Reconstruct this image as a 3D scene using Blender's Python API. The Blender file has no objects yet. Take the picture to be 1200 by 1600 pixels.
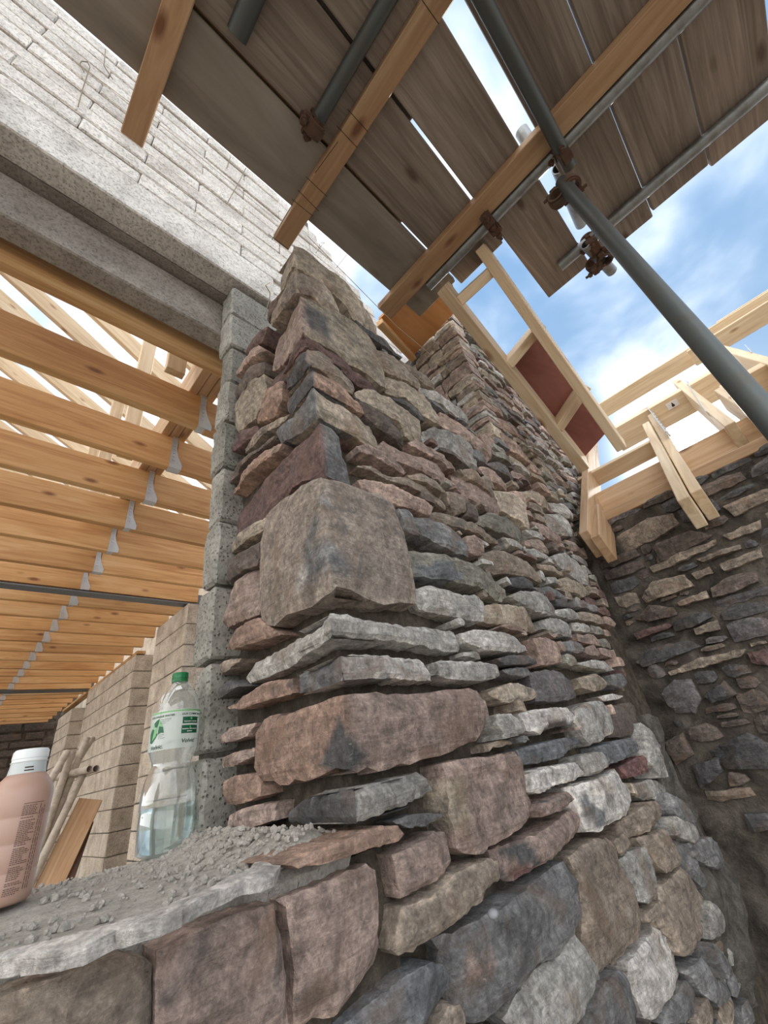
import bpy, bmesh, math, random
import numpy as np
from mathutils import Vector, Matrix, noise
random.seed(7)
SC = bpy.context.scene
COL = SC.collection
# ------------------------------------------------------------------ camera
F = 637.47
CM = np.array([[0.71711684, -0.68055167, -0.15030923], [0.25923453, 0.46064997, -0.84888107], [0.64694737, 0.56978156, 0.50676234]])
cam = bpy.data.cameras.new('camera'); cam_o = bpy.data.objects.new('camera', cam); COL.objects.link(cam_o)
cam.sensor_fit = 'VERTICAL'; cam.sensor_height = 36; cam.lens = 36 * F / 1600; cam.clip_start = .02; cam.clip_end = 400
rx, ry, rz = CM[0], -CM[1], -CM[2]
cam_o.matrix_world = Matrix([[rx[i], ry[i], rz[i], 0] for i in range(3)] + [[0, 0, 0, 1]])
SC.camera = cam_o
# ------------------------------------------------------------------ view, world, sun
SC.view_settings.view_transform = 'Standard'; SC.view_settings.look = 'None'
SC.view_settings.gamma = 1; SC.view_settings.use_curve_mapping = False
SC.view_settings.exposure = 0.9
SUN_DIR = Vector((1.133, -0.023, 0.552)).normalized()
wd = bpy.data.worlds.new('sky'); SC.world = wd; wd.use_nodes = True
nt = wd.node_tree; nt.nodes.clear(); N = nt.nodes.new; L = nt.links.new
tc = N('ShaderNodeTexCoord')
mp = N('ShaderNodeMapping'); mp.inputs['Scale'].default_value = (1.6, 1.6, 2.6); L(tc.outputs['Generated'], mp.inputs['Vector'])
nz = N('ShaderNodeTexNoise'); nz.inputs['Scale'].default_value = 1.9; nz.inputs['Detail'].default_value = 5; nz.inputs['Roughness'].default_value = .46
nz.inputs['Distortion'].default_value = .3
L(mp.outputs[0], nz.inputs['Vector'])
cr = N('ShaderNodeMapRange'); cr.interpolation_type = 'SMOOTHSTEP'; cr.inputs['From Min'].default_value = .20; cr.inputs['From Max'].default_value = .74; 
bias = N('ShaderNodeSeparateXYZ'); L(tc.outputs['Generated'], bias.inputs[0])
bm_ = N('ShaderNodeMath'); bm_.operation = 'MULTIPLY_ADD'; bm_.inputs[1].default_value = -.27; L(bias.outputs['X'], bm_.inputs[0]); L(nz.outputs['Fac'], bm_.inputs[2])
L(bm_.outputs[0], cr.inputs['Value'])
sep = N('ShaderNodeSeparateXYZ'); L(tc.outputs['Generated'], sep.inputs[0])
el = N('ShaderNodeMapRange'); el.inputs['From Min'].default_value = 0; el.inputs['From Max'].default_value = .9; L(sep.outputs['Z'], el.inputs['Value'])
blue = N('ShaderNodeMixRGB'); blue.inputs[1].default_value = (.30, .39, .49, 1); blue.inputs[2].default_value = (.15, .27, .45, 1); L(el.outputs[0], blue.inputs[0])
cl = N('ShaderNodeMixRGB'); cl.inputs[2].default_value = (1.55, 1.54, 1.52, 1); L(cr.outputs[0], cl.inputs[0]); L(blue.outputs[0], cl.inputs[1])
# thin cloud lit around the sun
dot = N('ShaderNodeVectorMath'); dot.operation = 'DOT_PRODUCT'; L(tc.outputs['Generated'], dot.inputs[0]); dot.inputs[1].default_value = SUN_DIR
mx = N('ShaderNodeMath'); mx.operation = 'MAXIMUM'; L(dot.outputs['Value'], mx.inputs[0]); mx.inputs[1].default_value = 0
pw = N('ShaderNodeMath'); pw.operation = 'POWER'; L(mx.outputs[0], pw.inputs[0]); pw.inputs[1].default_value = 420
ml = N('ShaderNodeMath'); ml.operation = 'MULTIPLY'; L(pw.outputs[0], ml.inputs[0]); ml.inputs[1].default_value = 9.0
ad = N('ShaderNodeMixRGB'); ad.blend_type = 'ADD'; ad.inputs[0].default_value = 1; L(cl.outputs[0], ad.inputs[1])
gl = N('ShaderNodeMixRGB'); gl.blend_type = 'MULTIPLY'; gl.inputs[0].default_value = 1; gl.inputs[1].default_value = (1, .96, .9, 1); L(ml.outputs[0], gl.inputs[2]); L(gl.outputs[0], ad.inputs[2])
bg = N('ShaderNodeBackground'); bg.inputs['Strength'].default_value = 1.0; L(ad.outputs[0], bg.inputs['Color'])
wo = N('ShaderNodeOutputWorld'); L(bg.outputs[0], wo.inputs['Surface'])
sun = bpy.data.lights.new('sun', 'SUN'); sun.energy = 2.0; sun.angle = math.radians(4); sun.color = (1, .95, .86)
sun_o = bpy.data.objects.new('sun', sun); COL.objects.link(sun_o); sun_o.rotation_euler = SUN_DIR.to_track_quat('Z', 'Y').to_euler()

# ------------------------------------------------------------------ helpers
def ray(x, y): return CM.T @ np.array([(x - 600) / F, (y - 800) / F, 1.])
def at(x, y, ax, v):
    d = ray(x, y); return d * (v / d[ax])
def V(a): return Vector([float(t) for t in a])
def px_of(p):
    c = CM @ np.array(p); return 600 + F * c[0] / c[2], 800 + F * c[1] / c[2]
def tag(o, label=None, cat=None, group=None, kind=None):
    if label: o['label'] = label
    if cat: o['category'] = cat
    if group: o['group'] = group
    if kind: o['kind'] = kind
    return o
def empty(name, loc=(0, 0, 0), **k):
    o = bpy.data.objects.new(name, None); COL.objects.link(o); o.location = loc; o.empty_display_size = .05
    return tag(o, **k)
def link(name, me, mat=None, parent=None, **k):
    if isinstance(me, bmesh.types.BMesh):
        bm = me; me = bpy.data.meshes.new(name); bm.to_mesh(me); bm.free()
    if mat and not me.materials: me.materials.append(mat)
    o = bpy.data.objects.new(name, me); COL.objects.link(o)
    if parent:
        o.parent = parent
        o.matrix_parent_inverse = parent.matrix_basis.inverted()
    return tag(o, **k)
def lin(c):
    return tuple(((v / 255) / 12.92 if v / 255 <= .04045 else ((v / 255 + .055) / 1.055) ** 2.4) for v in c)
def smooth(bm, ang=.6):
    for f in bm.faces: f.smooth = True
    for e in bm.edges:
        if len(e.link_faces) == 2 and e.calc_face_angle(0) > ang: e.smooth = False
def add_box(bm, lo, hi, M=None, bev=0):
    vs = bmesh.ops.create_cube(bm, size=1)['verts']
    lo, hi = Vector(lo), Vector(hi)
    for v in vs: v.co = Vector([(lo[i] + hi[i]) / 2 + v.co[i] * (hi[i] - lo[i]) for i in range(3)])
    if bev:
        es = list({e for v in vs for e in v.link_edges})
        r = bmesh.ops.bevel(bm, geom=es, offset=bev, segments=1, affect='EDGES', profile=.5)
        vs = list({v for f in r['faces'] for v in f.verts} | {v for v in vs if v.is_valid})
    if M is not None:
        for v in vs: v.co = M @ v.co
    return vs
def frame(p0, p1, up=(0, 0, 1)):
    p0, p1, up = Vector(p0), Vector(p1), Vector(up)
    x = (p1 - p0).normalized(); y = up.cross(x).normalized(); z = x.cross(y)
    return Matrix([[x[i], y[i], z[i], p0[i]] for i in range(3)] + [[0, 0, 0, 1]])
def timber(name, p0, p1, w, h, mat, parent=None, up=(0, 0, 1), bev=.003, sag=0, **k):
    """sawn piece whose centre line runs p0 -> p1, w across, h along up"""
    Ln = (Vector(p1) - Vector(p0)).length
    bm = bmesh.new(); add_box(bm, (0, -w / 2, -h / 2), (Ln, w / 2, h / 2), bev=bev)
    o = link(name, bm, mat); M = frame(p0, p1, up)
    if parent: o.parent = parent; o.matrix_parent_inverse = parent.matrix_basis.inverted()
    o.matrix_basis = M
    return tag(o, **k)
def tube_bm(p0, p1, r, seg=20, wall=0, bm=None):
    bm = bm or bmesh.new(); M = frame(p0, p1, (0.13, 0.21, .97)); Ln = (Vector(p1) - Vector(p0)).length
    rings = [(0, r), (Ln, r)] + ([(Ln, r - wall), (0, r - wall)] if wall else [])
    vv = [[bm.verts.new(M @ Vector((x, rr * math.cos(6.28319 * i / seg), rr * math.sin(6.28319 * i / seg)))) for i in range(seg)] for x, rr in rings]
    n = len(vv)
    for j in range(n if wall else n - 1):
        a, b = vv[j], vv[(j + 1) % n]
        for i in range(seg): bm.faces.new((a[i], a[(i + 1) % seg], b[(i + 1) % seg], b[i]))
    if not wall:
        bm.faces.new(vv[0][::-1]); bm.faces.new(vv[1])
    bmesh.ops.recalc_face_normals(bm, faces=bm.faces)
    return bm
def tube(name, p0, p1, r, mat, parent=None, wall=0, seg=20, **k):
    bm = tube_bm(p0, p1, r, seg, wall); smooth(bm, .7)
    return link(name, bm, mat, parent, **k)
def wire(name, pts, r, mat, parent=None, seg=6, **k):
    bm = bmesh.new()
    for a, b in zip(pts[:-1], pts[1:]): tube_bm(a, b, r, seg, bm=bm)
    smooth(bm, .9)
    return link(name, bm, mat, parent, **k)
def lathe(name, prof, loc, mat, parent=None, seg=36, fn=None, **k):
    bm = bmesh.new(); rings = []
    for z, r in prof:
        ring = []
        for i in range(seg):
            a = 2 * math.pi * i / seg; rr = r + (fn(a, z) if fn else 0)
            ring.append(bm.verts.new((loc[0] + rr * math.cos(a), loc[1] + rr * math.sin(a), loc[2] + z)))
        rings.append(ring)
    for a, b in zip(rings[:-1], rings[1:]):
        for i in range(seg): bm.faces.new((a[i], a[(i + 1) % seg], b[(i + 1) % seg], b[i]))
    bm.faces.new(rings[0][::-1]); bm.faces.new(rings[-1])
    bmesh.ops.recalc_face_normals(bm, faces=bm.faces); smooth(bm, .9)
    return link(name, bm, mat, parent, **k)

# ------------------------------------------------------------------ materials
def mat(name, build):
    m = bpy.data.materials.new(name); m.use_nodes = True; t = m.node_tree; t.nodes.clear()
    b = t.nodes.new('ShaderNodeBsdfPrincipled'); o = t.nodes.new('ShaderNodeOutputMaterial'); t.links.new(b.outputs[0], o.inputs[0])
    build(t, b, t.nodes.new, t.links.new); return m
def coord(N, L, scale, rnd=True, kind='Object'):
    c = N('ShaderNodeTexCoord'); m = N('ShaderNodeMapping'); m.inputs['Scale'].default_value = scale; L(c.outputs[kind], m.inputs['Vector'])
    if rnd:
        oi = N('ShaderNodeObjectInfo'); ml = N('ShaderNodeMath'); ml.operation = 'MULTIPLY'; ml.inputs[1].default_value = 37; L(oi.outputs['Random'], ml.inputs[0])
        cb = N('ShaderNodeCombineXYZ'); [L(ml.outputs[0], cb.inputs[i]) for i in range(3)]; L(cb.outputs[0], m.inputs['Location'])
    return m.outputs[0]
def noisen(N, L, vec, s, det=5, rough=.55, dist=0):
    n = N('ShaderNodeTexNoise'); n.inputs['Scale'].default_value = s; n.inputs['Detail'].default_value = det; n.inputs['Roughness'].default_value = rough; n.inputs['Distortion'].default_value = dist
    L(vec, n.inputs['Vector']); return n.outputs['Fac']
def ramp(N, L, fac, stops):
    r = N('ShaderNodeValToRGB'); e = r.color_ramp.elements
    while len(e) < len(stops): e.new(.5)
    for el, (p, c) in zip(e, stops): el.position = p; el.color = (*c, 1) if len(c) == 3 else c
    L(fac, r.inputs[0]); return r.outputs[0]
def mix(N, L, f, a, b, mode='MIX'):
    m = N('ShaderNodeMixRGB'); m.blend_type = mode
    for s, v in zip(m.inputs, (f, a, b)):
        if isinstance(v, (int, float)): s.default_value = v
        elif isinstance(v, tuple): s.default_value = (*v, 1)
        else: L(v, s)
    return m.outputs[0]
def bump(N, L, b, h, st, dist=.01, base=None):
    n = N('ShaderNodeBump'); n.inputs['Strength'].default_value = st; n.inputs['Distance'].default_value = dist; L(h, n.inputs['Height'])
    if base is not None: L(base, n.inputs['Normal'])
    L(n.outputs[0], b.inputs['Normal']); return n.outputs[0]
def g(v): return (v, v, v)
def m_stone(t, b, N, L):
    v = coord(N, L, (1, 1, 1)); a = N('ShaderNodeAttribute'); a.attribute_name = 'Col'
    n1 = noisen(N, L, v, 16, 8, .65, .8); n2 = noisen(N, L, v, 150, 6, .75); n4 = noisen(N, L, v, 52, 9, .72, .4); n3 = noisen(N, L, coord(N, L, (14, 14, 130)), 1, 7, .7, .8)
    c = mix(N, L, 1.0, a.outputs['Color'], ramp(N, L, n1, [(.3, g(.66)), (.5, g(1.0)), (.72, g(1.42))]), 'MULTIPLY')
    c = mix(N, L, 1.0, c, ramp(N, L, n4, [(.34, g(.55)), (.5, g(1.0)), (.66, g(1.45))]), 'MULTIPLY')
    c = mix(N, L, 1.0, c, ramp(N, L, n3, [(.3, g(.76)), (.5, g(1.0)), (.7, g(1.25))]), 'MULTIPLY')
    c = mix(N, L, 1.0, c, ramp(N, L, n2, [(.33, g(.66)), (.55, g(1)), (.72, g(1.36))]), 'MULTIPLY')
    c = mix(N, L, ramp(N, L, noisen(N, L, v, 9, 5, .55, .7), [(.54, g(0)), (.66, g(.42))]), c, lin((134, 106, 84)))     # rusty weathering
    c = mix(N, L, ramp(N, L, noisen(N, L, v, 11, 6, .6, 1.4), [(.60, g(0)), (.66, g(.5))]), c, lin((84, 84, 86)))      # slate-grey spalls
    c = mix(N, L, ramp(N, L, noisen(N, L, v, 60, 7, .75, 1.5), [(.62, g(0)), (.72, g(.7))]), c, lin((204, 198, 188)))  # lime flecks
    L(c, b.inputs['Base Color']); b.inputs['Roughness'].default_value = .84
    h = mix(N, L, .5, n1, n3); h = mix(N, L, .45, h, n4); h = mix(N, L, .22, h, n2); bump(N, L, b, h, 1.0, .022)
def m_mortar(t, b, N, L):
    v = coord(N, L, (1, 1, 1), False); n1 = noisen(N, L, v, 22, 8, .7); n2 = noisen(N, L, v, 160, 6, .75)
    c = ramp(N, L, n1, [(.3, lin((84, 80, 74))), (.5, lin((128, 123, 115))), (.7, lin((166, 161, 152)))])
    c = mix(N, L, 1.0, c, ramp(N, L, n2, [(.3, g(.7)), (.7, g(1.25))]), 'MULTIPLY')
    L(c, b.inputs['Base Color']); b.inputs['Roughness'].default_value = .95; bump(N, L, b, mix(N, L, .5, n1, n2), 1, .045)
def m_oldmortar(t, b, N, L):
    v = coord(N, L, (1, 1, 1), False); n1 = noisen(N, L, v, 9, 9, .65, .5); n2 = noisen(N, L, v, 120, 6, .75)
    c = ramp(N, L, n1, [(.32, lin((62, 56, 50))), (.5, lin((116, 107, 97))), (.66, lin((158, 149, 138)))])
    c = mix(N, L, 1.0, c, ramp(N, L, n2, [(.3, g(.75)), (.7, g(1.2))]), 'MULTIPLY')
    L(c, b.inputs['Base Color']); b.inputs['Roughness'].default_value = .95; bump(N, L, b, mix(N, L, .4, n1, n2), 1, .05)
def m_wood(cols, knot, rough=.6, gl=26, gs=.6):
    def f(t, b, N, L):
        v = coord(N, L, (1, 1, 1)); vs = coord(N, L, (1.6, gl, gl)); n = noisen(N, L, vs, 1, 6, .6, 1.2); big = noisen(N, L, coord(N, L, (1.5, 5, 5)), 1, 3, .5)
        c = ramp(N, L, mix(N, L, .4, n, big), [(.33, lin(cols[0])), (.5, lin(cols[1])), (.68, lin(cols[2]))])
        vo = N('ShaderNodeTexVoronoi'); vo.inputs['Scale'].default_value = 1; L(coord(N, L, (3.2, 8, 8)), vo.inputs['Vector'])
        c = mix(N, L, ramp(N, L, vo.outputs['Distance'], [(.06, g(.9)), (.16, g(0))]), c, lin(knot))
        oi = N('ShaderNodeObjectInfo')
        c = mix(N, L, 1, c, ramp(N, L, oi.outputs['Random'], [(0, g(.85)), (1, g(1.1))]), 'MULTIPLY')
        L(c, b.inputs['Base Color']); b.inputs['Roughness'].default_value = rough; bump(N, L, b, n, gs, .003)
    return f
def m_concrete(cols, pit=1.0):
    def f(t, b, N, L):
        v = coord(N, L, (1, 1, 1)); n1 = noisen(N, L, v, 6, 7, .6); n2 = noisen(N, L, v, 90, 5, .7)
        vo = N('ShaderNodeTexVoronoi'); vo.inputs['Scale'].default_value = 95; L(v, vo.inputs['Vector'])
        pits = ramp(N, L, vo.outputs['Distance'], [(.12, g(0)), (.3, g(1))])
        c = ramp(N, L, n1, [(.3, lin(cols[0])), (.5, lin(cols[1])), (.7, lin(cols[2]))])
        c = mix(N, L, 1, c, ramp(N, L, n2, [(.36, g(.6)), (.5, g(1)), (.7, g(1.15))]), 'MULTIPLY')
        c = mix(N, L, .35 * pit, c, mix(N, L, 1, c, pits, 'MULTIPLY'))
        L(c, b.inputs['Base Color']); b.inputs['Roughness'].default_value = .92; bump(N, L, b, mix(N, L, .5, n2, pits), .7 * pit, .006)
    return f
def m_metal(c, rough=.5, metal=.8, dirt=.5):
    def f(t, b, N, L):
        v = coord(N, L, (1, 1, 1)); n = noisen(N, L, v, 18, 7, .65)
        col = mix(N, L, ramp(N, L, n, [(.45, g(0)), (.65, g(dirt))]), lin(c), lin((96, 88, 78)))
        L(col, b.inputs['Base Color']); b.inputs['Metallic'].default_value = metal; b.inputs['Roughness'].default_value = rough; bump(N, L, b, n, .15, .003)
    return f
def m_plain(c, rough=.5, sss=0):
    def f(t, b, N, L): b.inputs['Base Color'].default_value = (*lin(c), 1); b.inputs['Roughness'].default_value = rough
    return f
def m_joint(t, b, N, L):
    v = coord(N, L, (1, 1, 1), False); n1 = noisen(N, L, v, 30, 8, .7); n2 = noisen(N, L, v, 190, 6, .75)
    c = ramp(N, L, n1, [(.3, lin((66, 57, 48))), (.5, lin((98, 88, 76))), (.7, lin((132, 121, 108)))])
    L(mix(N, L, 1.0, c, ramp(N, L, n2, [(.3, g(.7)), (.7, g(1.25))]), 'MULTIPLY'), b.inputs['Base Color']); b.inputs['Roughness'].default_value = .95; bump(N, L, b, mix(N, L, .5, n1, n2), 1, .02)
JOINT = mat('shade_darkened_joint_mortar', m_joint)  # grey-brown mortar, its colour darkened for the shade in gaps beneath the stones
STONE = mat('rubble_stone', m_stone); MORTAR = mat('fresh_mortar', m_mortar)
def m_dust(t, b, N, L):
    v = coord(N, L, (1, 1, 1), False); n1 = noisen(N, L, v, 40, 8, .7); n2 = noisen(N, L, v, 220, 6, .75)
    c = ramp(N, L, n1, [(.3, lin((186, 180, 170))), (.5, lin((216, 210, 201))), (.7, lin((236, 231, 223)))])
    L(mix(N, L, 1.0, c, ramp(N, L, n2, [(.32, g(.66)), (.6, g(1.1))]), 'MULTIPLY'), b.inputs['Base Color']); b.inputs['Roughness'].default_value = .95; bump(N, L, b, mix(N, L, .5, n1, n2), 1, .014)
DUST = mat('dusty_sill_mortar', m_dust)
OLDMORTAR = mat('old_mortar', m_oldmortar)
PINE = mat('pine', m_wood([(176, 124, 74), (208, 162, 108), (226, 190, 142)], (124, 74, 40)))
PINEPALE = mat('pale_pine', m_wood([(188, 160, 126), (212, 188, 154), (228, 210, 182)], (150, 108, 72)))
BEARER = mat('bearer_pine', m_wood([(160, 122, 88), (184, 148, 112), (202, 172, 138)], (112, 68, 42)))
ROUGHSAWN = mat('weathered_pine', m_wood([(150, 118, 86), (186, 152, 116), (206, 178, 146)], (96, 66, 44)))
BOARD = mat('scaffold_board_wood', m_wood([(104, 93, 84), (140, 127, 116), (172, 160, 149)], (92, 76, 64), .85, 34, 1.0))
BOARDGREY = mat('cement_stained_board', m_wood([(128, 119, 109), (152, 143, 132), (172, 164, 154)], (118, 106, 94), .9, 10, .6))
PLY = mat('red_film_ply', m_wood([(112, 62, 52), (132, 78, 66), (150, 94, 80)], (96, 52, 44), .7, 8, .2))
ORANGEPLY = mat('orange_ply', m_wood([(190, 130, 78), (212, 152, 96), (226, 172, 116)], (170, 110, 62), .6, 12, .2))
BLOCK = mat('concrete_block', m_concrete([(176, 171, 164), (210, 206, 200), (228, 225, 220)]))
BLOCKWARM = mat('warm_concrete_block', m_concrete([(160, 148, 134), (196, 184, 168), (216, 206, 192)], .6))
BLOCKGREY = mat('open_textured_block', m_concrete([(120, 118, 110), (152, 150, 142), (180, 178, 170)], 1.4))
CONCRETE = mat('cast_concrete', m_concrete([(128, 120, 112), (150, 143, 135), (170, 164, 156)], .8))
GALV = mat('galvanised_steel', m_metal((150, 154, 156), .45, .75)); OLDGALV = mat('dull_galvanised_steel', m_metal((196, 186, 172), .7, .1, .4)); DARKSTEEL = mat('painted_scaffold_steel', m_metal((92, 98, 98), .5, .6))
GREYSTEEL = mat('grey_primed_steel', m_metal((120, 126, 132), .5, .3, .3)); BRIGHT = mat('bright_galvanised', m_metal((206, 212, 218), .35, .5, .15))
RUST = mat('rusty_steel', m_metal((98, 70, 56), .8, .35, .7)); WIRE = mat('steel_wire', m_metal((120, 108, 92), .6, .6, .5))
PENCIL = mat('pencil', m_plain((58, 40, 30), .8)); STRING = mat('string_line', m_plain((176, 160, 136), .8))
GROUND = mat('bare_ground', m_concrete([(110, 100, 88), (140, 130, 118), (160, 150, 138)], .5))

# ------------------------------------------------------------------ stone builder
PAL = dict(brown=(136, 117, 98), pinkbrown=(148, 120, 106), pink=(166, 132, 114), purple=(104, 72, 66), grey=(106, 106, 106), dgrey=(78, 77, 78),
           lgrey=(152, 148, 140), tan=(152, 134, 110), white=(186, 178, 170), blue=(102, 106, 111), rust=(152, 114, 92), green=(124, 120, 104),
           red=(124, 76, 74), cream=(186, 164, 138), dbrown=(98, 82, 72), big=(142, 124, 108), slatey=(96, 90, 92))
def _mute(c, s=.62):
    m = sum(c) / 3; return tuple(m * 1.06 + (v - m) * s for v in c)
PAL = {k: _mute(v) for k, v in PAL.items()}
def pip(P, q):
    """points q (n,2) inside polygon P (m,2)"""
    x, y = q[:, 0][:, None], q[:, 1][:, None]; a = P; b = np.roll(P, -1, 0)
    c = ((a[:, 1] > y) != (b[:, 1] > y)) & (x < (b[:, 0] - a[:, 0]) * (y - a[:, 1]) / (b[:, 1] - a[:, 1] + 1e-12) + a[:, 0])
    return c.sum(1) % 2 == 1
def edge_dist(P, q):
    a = P[None]; b = np.roll(P, -1, 0)[None]; p = q[:, None]; ab = b - a
    t = np.clip(((p - a) * ab).sum(2) / ((ab ** 2).sum(2) + 1e-12), 0, 1)
    return np.sqrt(((p - a - t[..., None] * ab) ** 2).sum(2)).min(1)
def area(P): return abs(np.dot(P[:, 0], np.roll(P[:, 1], -1)) - np.dot(P[:, 1], np.roll(P[:, 0], -1))) / 2
def stone_bm(P, pos, col, depth=.1, fold=False, col2=None, seed=0, rel=1.0, cell=None, bev=None, jit=.16, inset=.015, cap=True, lay=None, facet=True, patches=()):
    """P: outline in the face plane (u right, v up); pos(u, v, h) -> world point h metres into the wall. fold: u<0 is the return face round a corner."""
    R = random.Random(seed); P = np.array(P, float); A = area(P); size = math.sqrt(A)
    ext = np.ptp(P, axis=0); thin = min(A / max(ext), min(ext))
    cell = cell or min(max(size / 12, .0065), .03)
    bev = bev if bev is not None else min(.008, thin * .17)
    # roughen the outline
    Q = []
    for a, b in zip(P, np.roll(P, -1, 0)):
        Ln = np.hypot(*(b - a)); n = max(1, int(Ln / cell)); d = (b - a) / max(Ln, 1e-9); nr = np.array([-d[1], d[0]])
        for i in range(n):
            p = a + (b - a) * i / n
            if not (fold and abs(p[0]) < .002):
                p = p + nr * cell * jit * (2 * noise.noise((p[0] * .9 / cell, p[1] * .9 / cell, seed * 3.1)) + .5 * R.uniform(-1, 1))
                if fold and abs(p[0]) < .25 * cell: p[0] = math.copysign(.25 * cell, p[0])
            Q.append(p)
    Q = np.array(Q); bm = bmesh.new(); lay_c = bm.verts.layers.float_color.new('Col')
    bm.faces.new([bm.verts.new((p[0], p[1], 0)) for p in Q])
    lo, hi = Q.min(0), Q.max(0)
    def cut(ax, val):
        n = [0, 0, 0]; n[ax] = 1; c = [0, 0, 0]; c[ax] = val
        bmesh.ops.bisect_plane(bm, geom=bm.verts[:] + bm.edges[:] + bm.faces[:], plane_co=c, plane_no=n, dist=1e-5)
    for ax in (0, 1):
        n = max(2, int((hi[ax] - lo[ax]) / cell)); st = (hi[ax] - lo[ax]) / n
        for i in range(1, n):
            val = lo[ax] + st * i
            if ax == 0 and fold and abs(val) < .35 * cell: continue
            cut(ax, val)
    if fold and lo[0] < 0 < hi[0]: cut(0, 0)
    bm.verts.ensure_lookup_table()
    q = np.array([(v.co.x, v.co.y) for v in bm.verts]); d = edge_dist(Q, q)
    c = q.mean(0); b2 = max(bev * 1.7, 1e-5)
    h = bev * (1 - np.clip(d / b2, 0, 1)) ** 2
    amp = rel * min(size * .085, .016)
    if facet:
        fh = np.full(len(q), -9.)
        for i in range(5):
            a = R.uniform(0, 6.283); s = R.uniform(.08, .34) * rel; off = R.uniform(.1, .55) * size
            fh = np.maximum(fh, s * ((q - c) @ np.array([math.cos(a), math.sin(a)]) - off))
        h += np.clip(fh, 0, amp * 2.2)
    lay = R.random() < .5 if lay is None else lay
    tilt = R.uniform(-.5, .5)
    for i, (u, v) in enumerate(q):
        n1 = noise.fractal((u * 2.2 / size, v * 2.2 / size, seed * 1.7), .9, 2.1, 4); n2 = noise.noise((u * 40, v * 40, seed))
        x = amp * .55 * n1 + amp * .22 * n2 + amp * .3 * abs(noise.fractal((u * 7 / size, v * 7 / size, seed * 4.1), .8, 2.1, 3))
        if lay: x += amp * .55 * (abs(noise.noise((u * 1.2 / size + 7, (v + tilt * u) * 5 / size, seed * 2.3))) * 2 - .6)
        h[i] += x
    lc = lin(PAL[col]); lc2 = lin(PAL[col2]) if col2 else lc; k = R.uniform(.86, 1.14) * 1.36; pat = [(np.array(pp), lin(PAL[pc])) for pp, pc in patches]
    bnd = [v for v in bm.verts if any(len(e.link_faces) == 1 for e in v.link_edges)]
    bedges = [e for e in bm.edges if len(e.link_faces) == 1]
    uv = {v: (v.co.x, v.co.y) for v in bm.verts}
    dist_of = {uv[v]: d[i] for i, v in enumerate(bm.verts)}
    hh = {v: h[i] for i, v in enumerate(bm.verts)}
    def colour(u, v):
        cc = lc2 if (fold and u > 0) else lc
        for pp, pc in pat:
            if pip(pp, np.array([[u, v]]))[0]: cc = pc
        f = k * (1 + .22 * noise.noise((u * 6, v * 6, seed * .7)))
        dd = dist_of.get((u, v), 0)      # paler along the edges and arrises
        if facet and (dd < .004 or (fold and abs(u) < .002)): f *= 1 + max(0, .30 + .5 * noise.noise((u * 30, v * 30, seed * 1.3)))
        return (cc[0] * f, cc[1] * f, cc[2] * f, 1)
    for v in list(bm.verts):
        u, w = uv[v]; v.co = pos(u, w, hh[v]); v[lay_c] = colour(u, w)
    prev = {v: v for v in bnd}; cx, cy = Q.mean(0)
    for s in (.3, 1.0):
        cur = {}
        for v in bnd:
            u, w = uv[v]; f = inset * s
            u2 = u + (cx - u) * f + R.uniform(-1, 1) * cell * .1; w2 = w + (cy - w) * f + R.uniform(-1, 1) * cell * .1
            if fold: u2 = u if abs(u) < .01 else (max(u2, .002) if u > 0 else min(u2, -.002))
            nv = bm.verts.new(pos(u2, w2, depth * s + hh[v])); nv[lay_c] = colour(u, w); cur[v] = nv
        for e in bedges:
            a, b = e.verts
            try: bm.faces.new((prev[a], prev[b], cur[b], cur[a]))
            except ValueError: pass
        prev = cur
    if cap and not fold:
        es = [bm.edges.get((prev[e.verts[0]], prev[e.verts[1]])) for e in bedges]
        try: bmesh.ops.contextual_create(bm, geom=[e for e in es if e])
        except Exception: pass
    bmesh.ops.recalc_face_normals(bm, faces=bm.faces)
    bmesh.ops.triangulate(bm, faces=[f for f in bm.faces if len(f.verts) > 4])
    smooth(bm, .3)
    return bm

# ------------------------------------------------------------------ front wall: the face is Y0, the pier's corner at X0, sill at ZS, end wall at X1
Y0, X0, X1, ZS, ZF = .55, .44, 2.17, -.0975, -1.6
CROP = dict(A=(330, 370, .25), B=(560, 480, .25), C=(320, 900, .25), D=(620, 820, .25), E=(600, 1170, .25), F=(800, 1000, .25), G=(700, 640, .25),
            H=(850, 1200, .25), I=(0, 1250, .5), P=(320, 360, .375), Q=(320, 900, .375), R=(750, 450, .375), T=(750, 900, .4373), X=(0, 0, 1))
def pts(s):
    """'A 10,20 30,40 | Q 5,6' -> points of the photograph the survey of the wall was read from"""
    out = []
    for part in s.split('|'):
        tk = part.split(); ox, oy, k = CROP[tk[0]]
        for w in tk[1:]:
            x, y = w.split(','); out.append((ox + float(x) * k, oy + float(y) * k))
    return out
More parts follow.
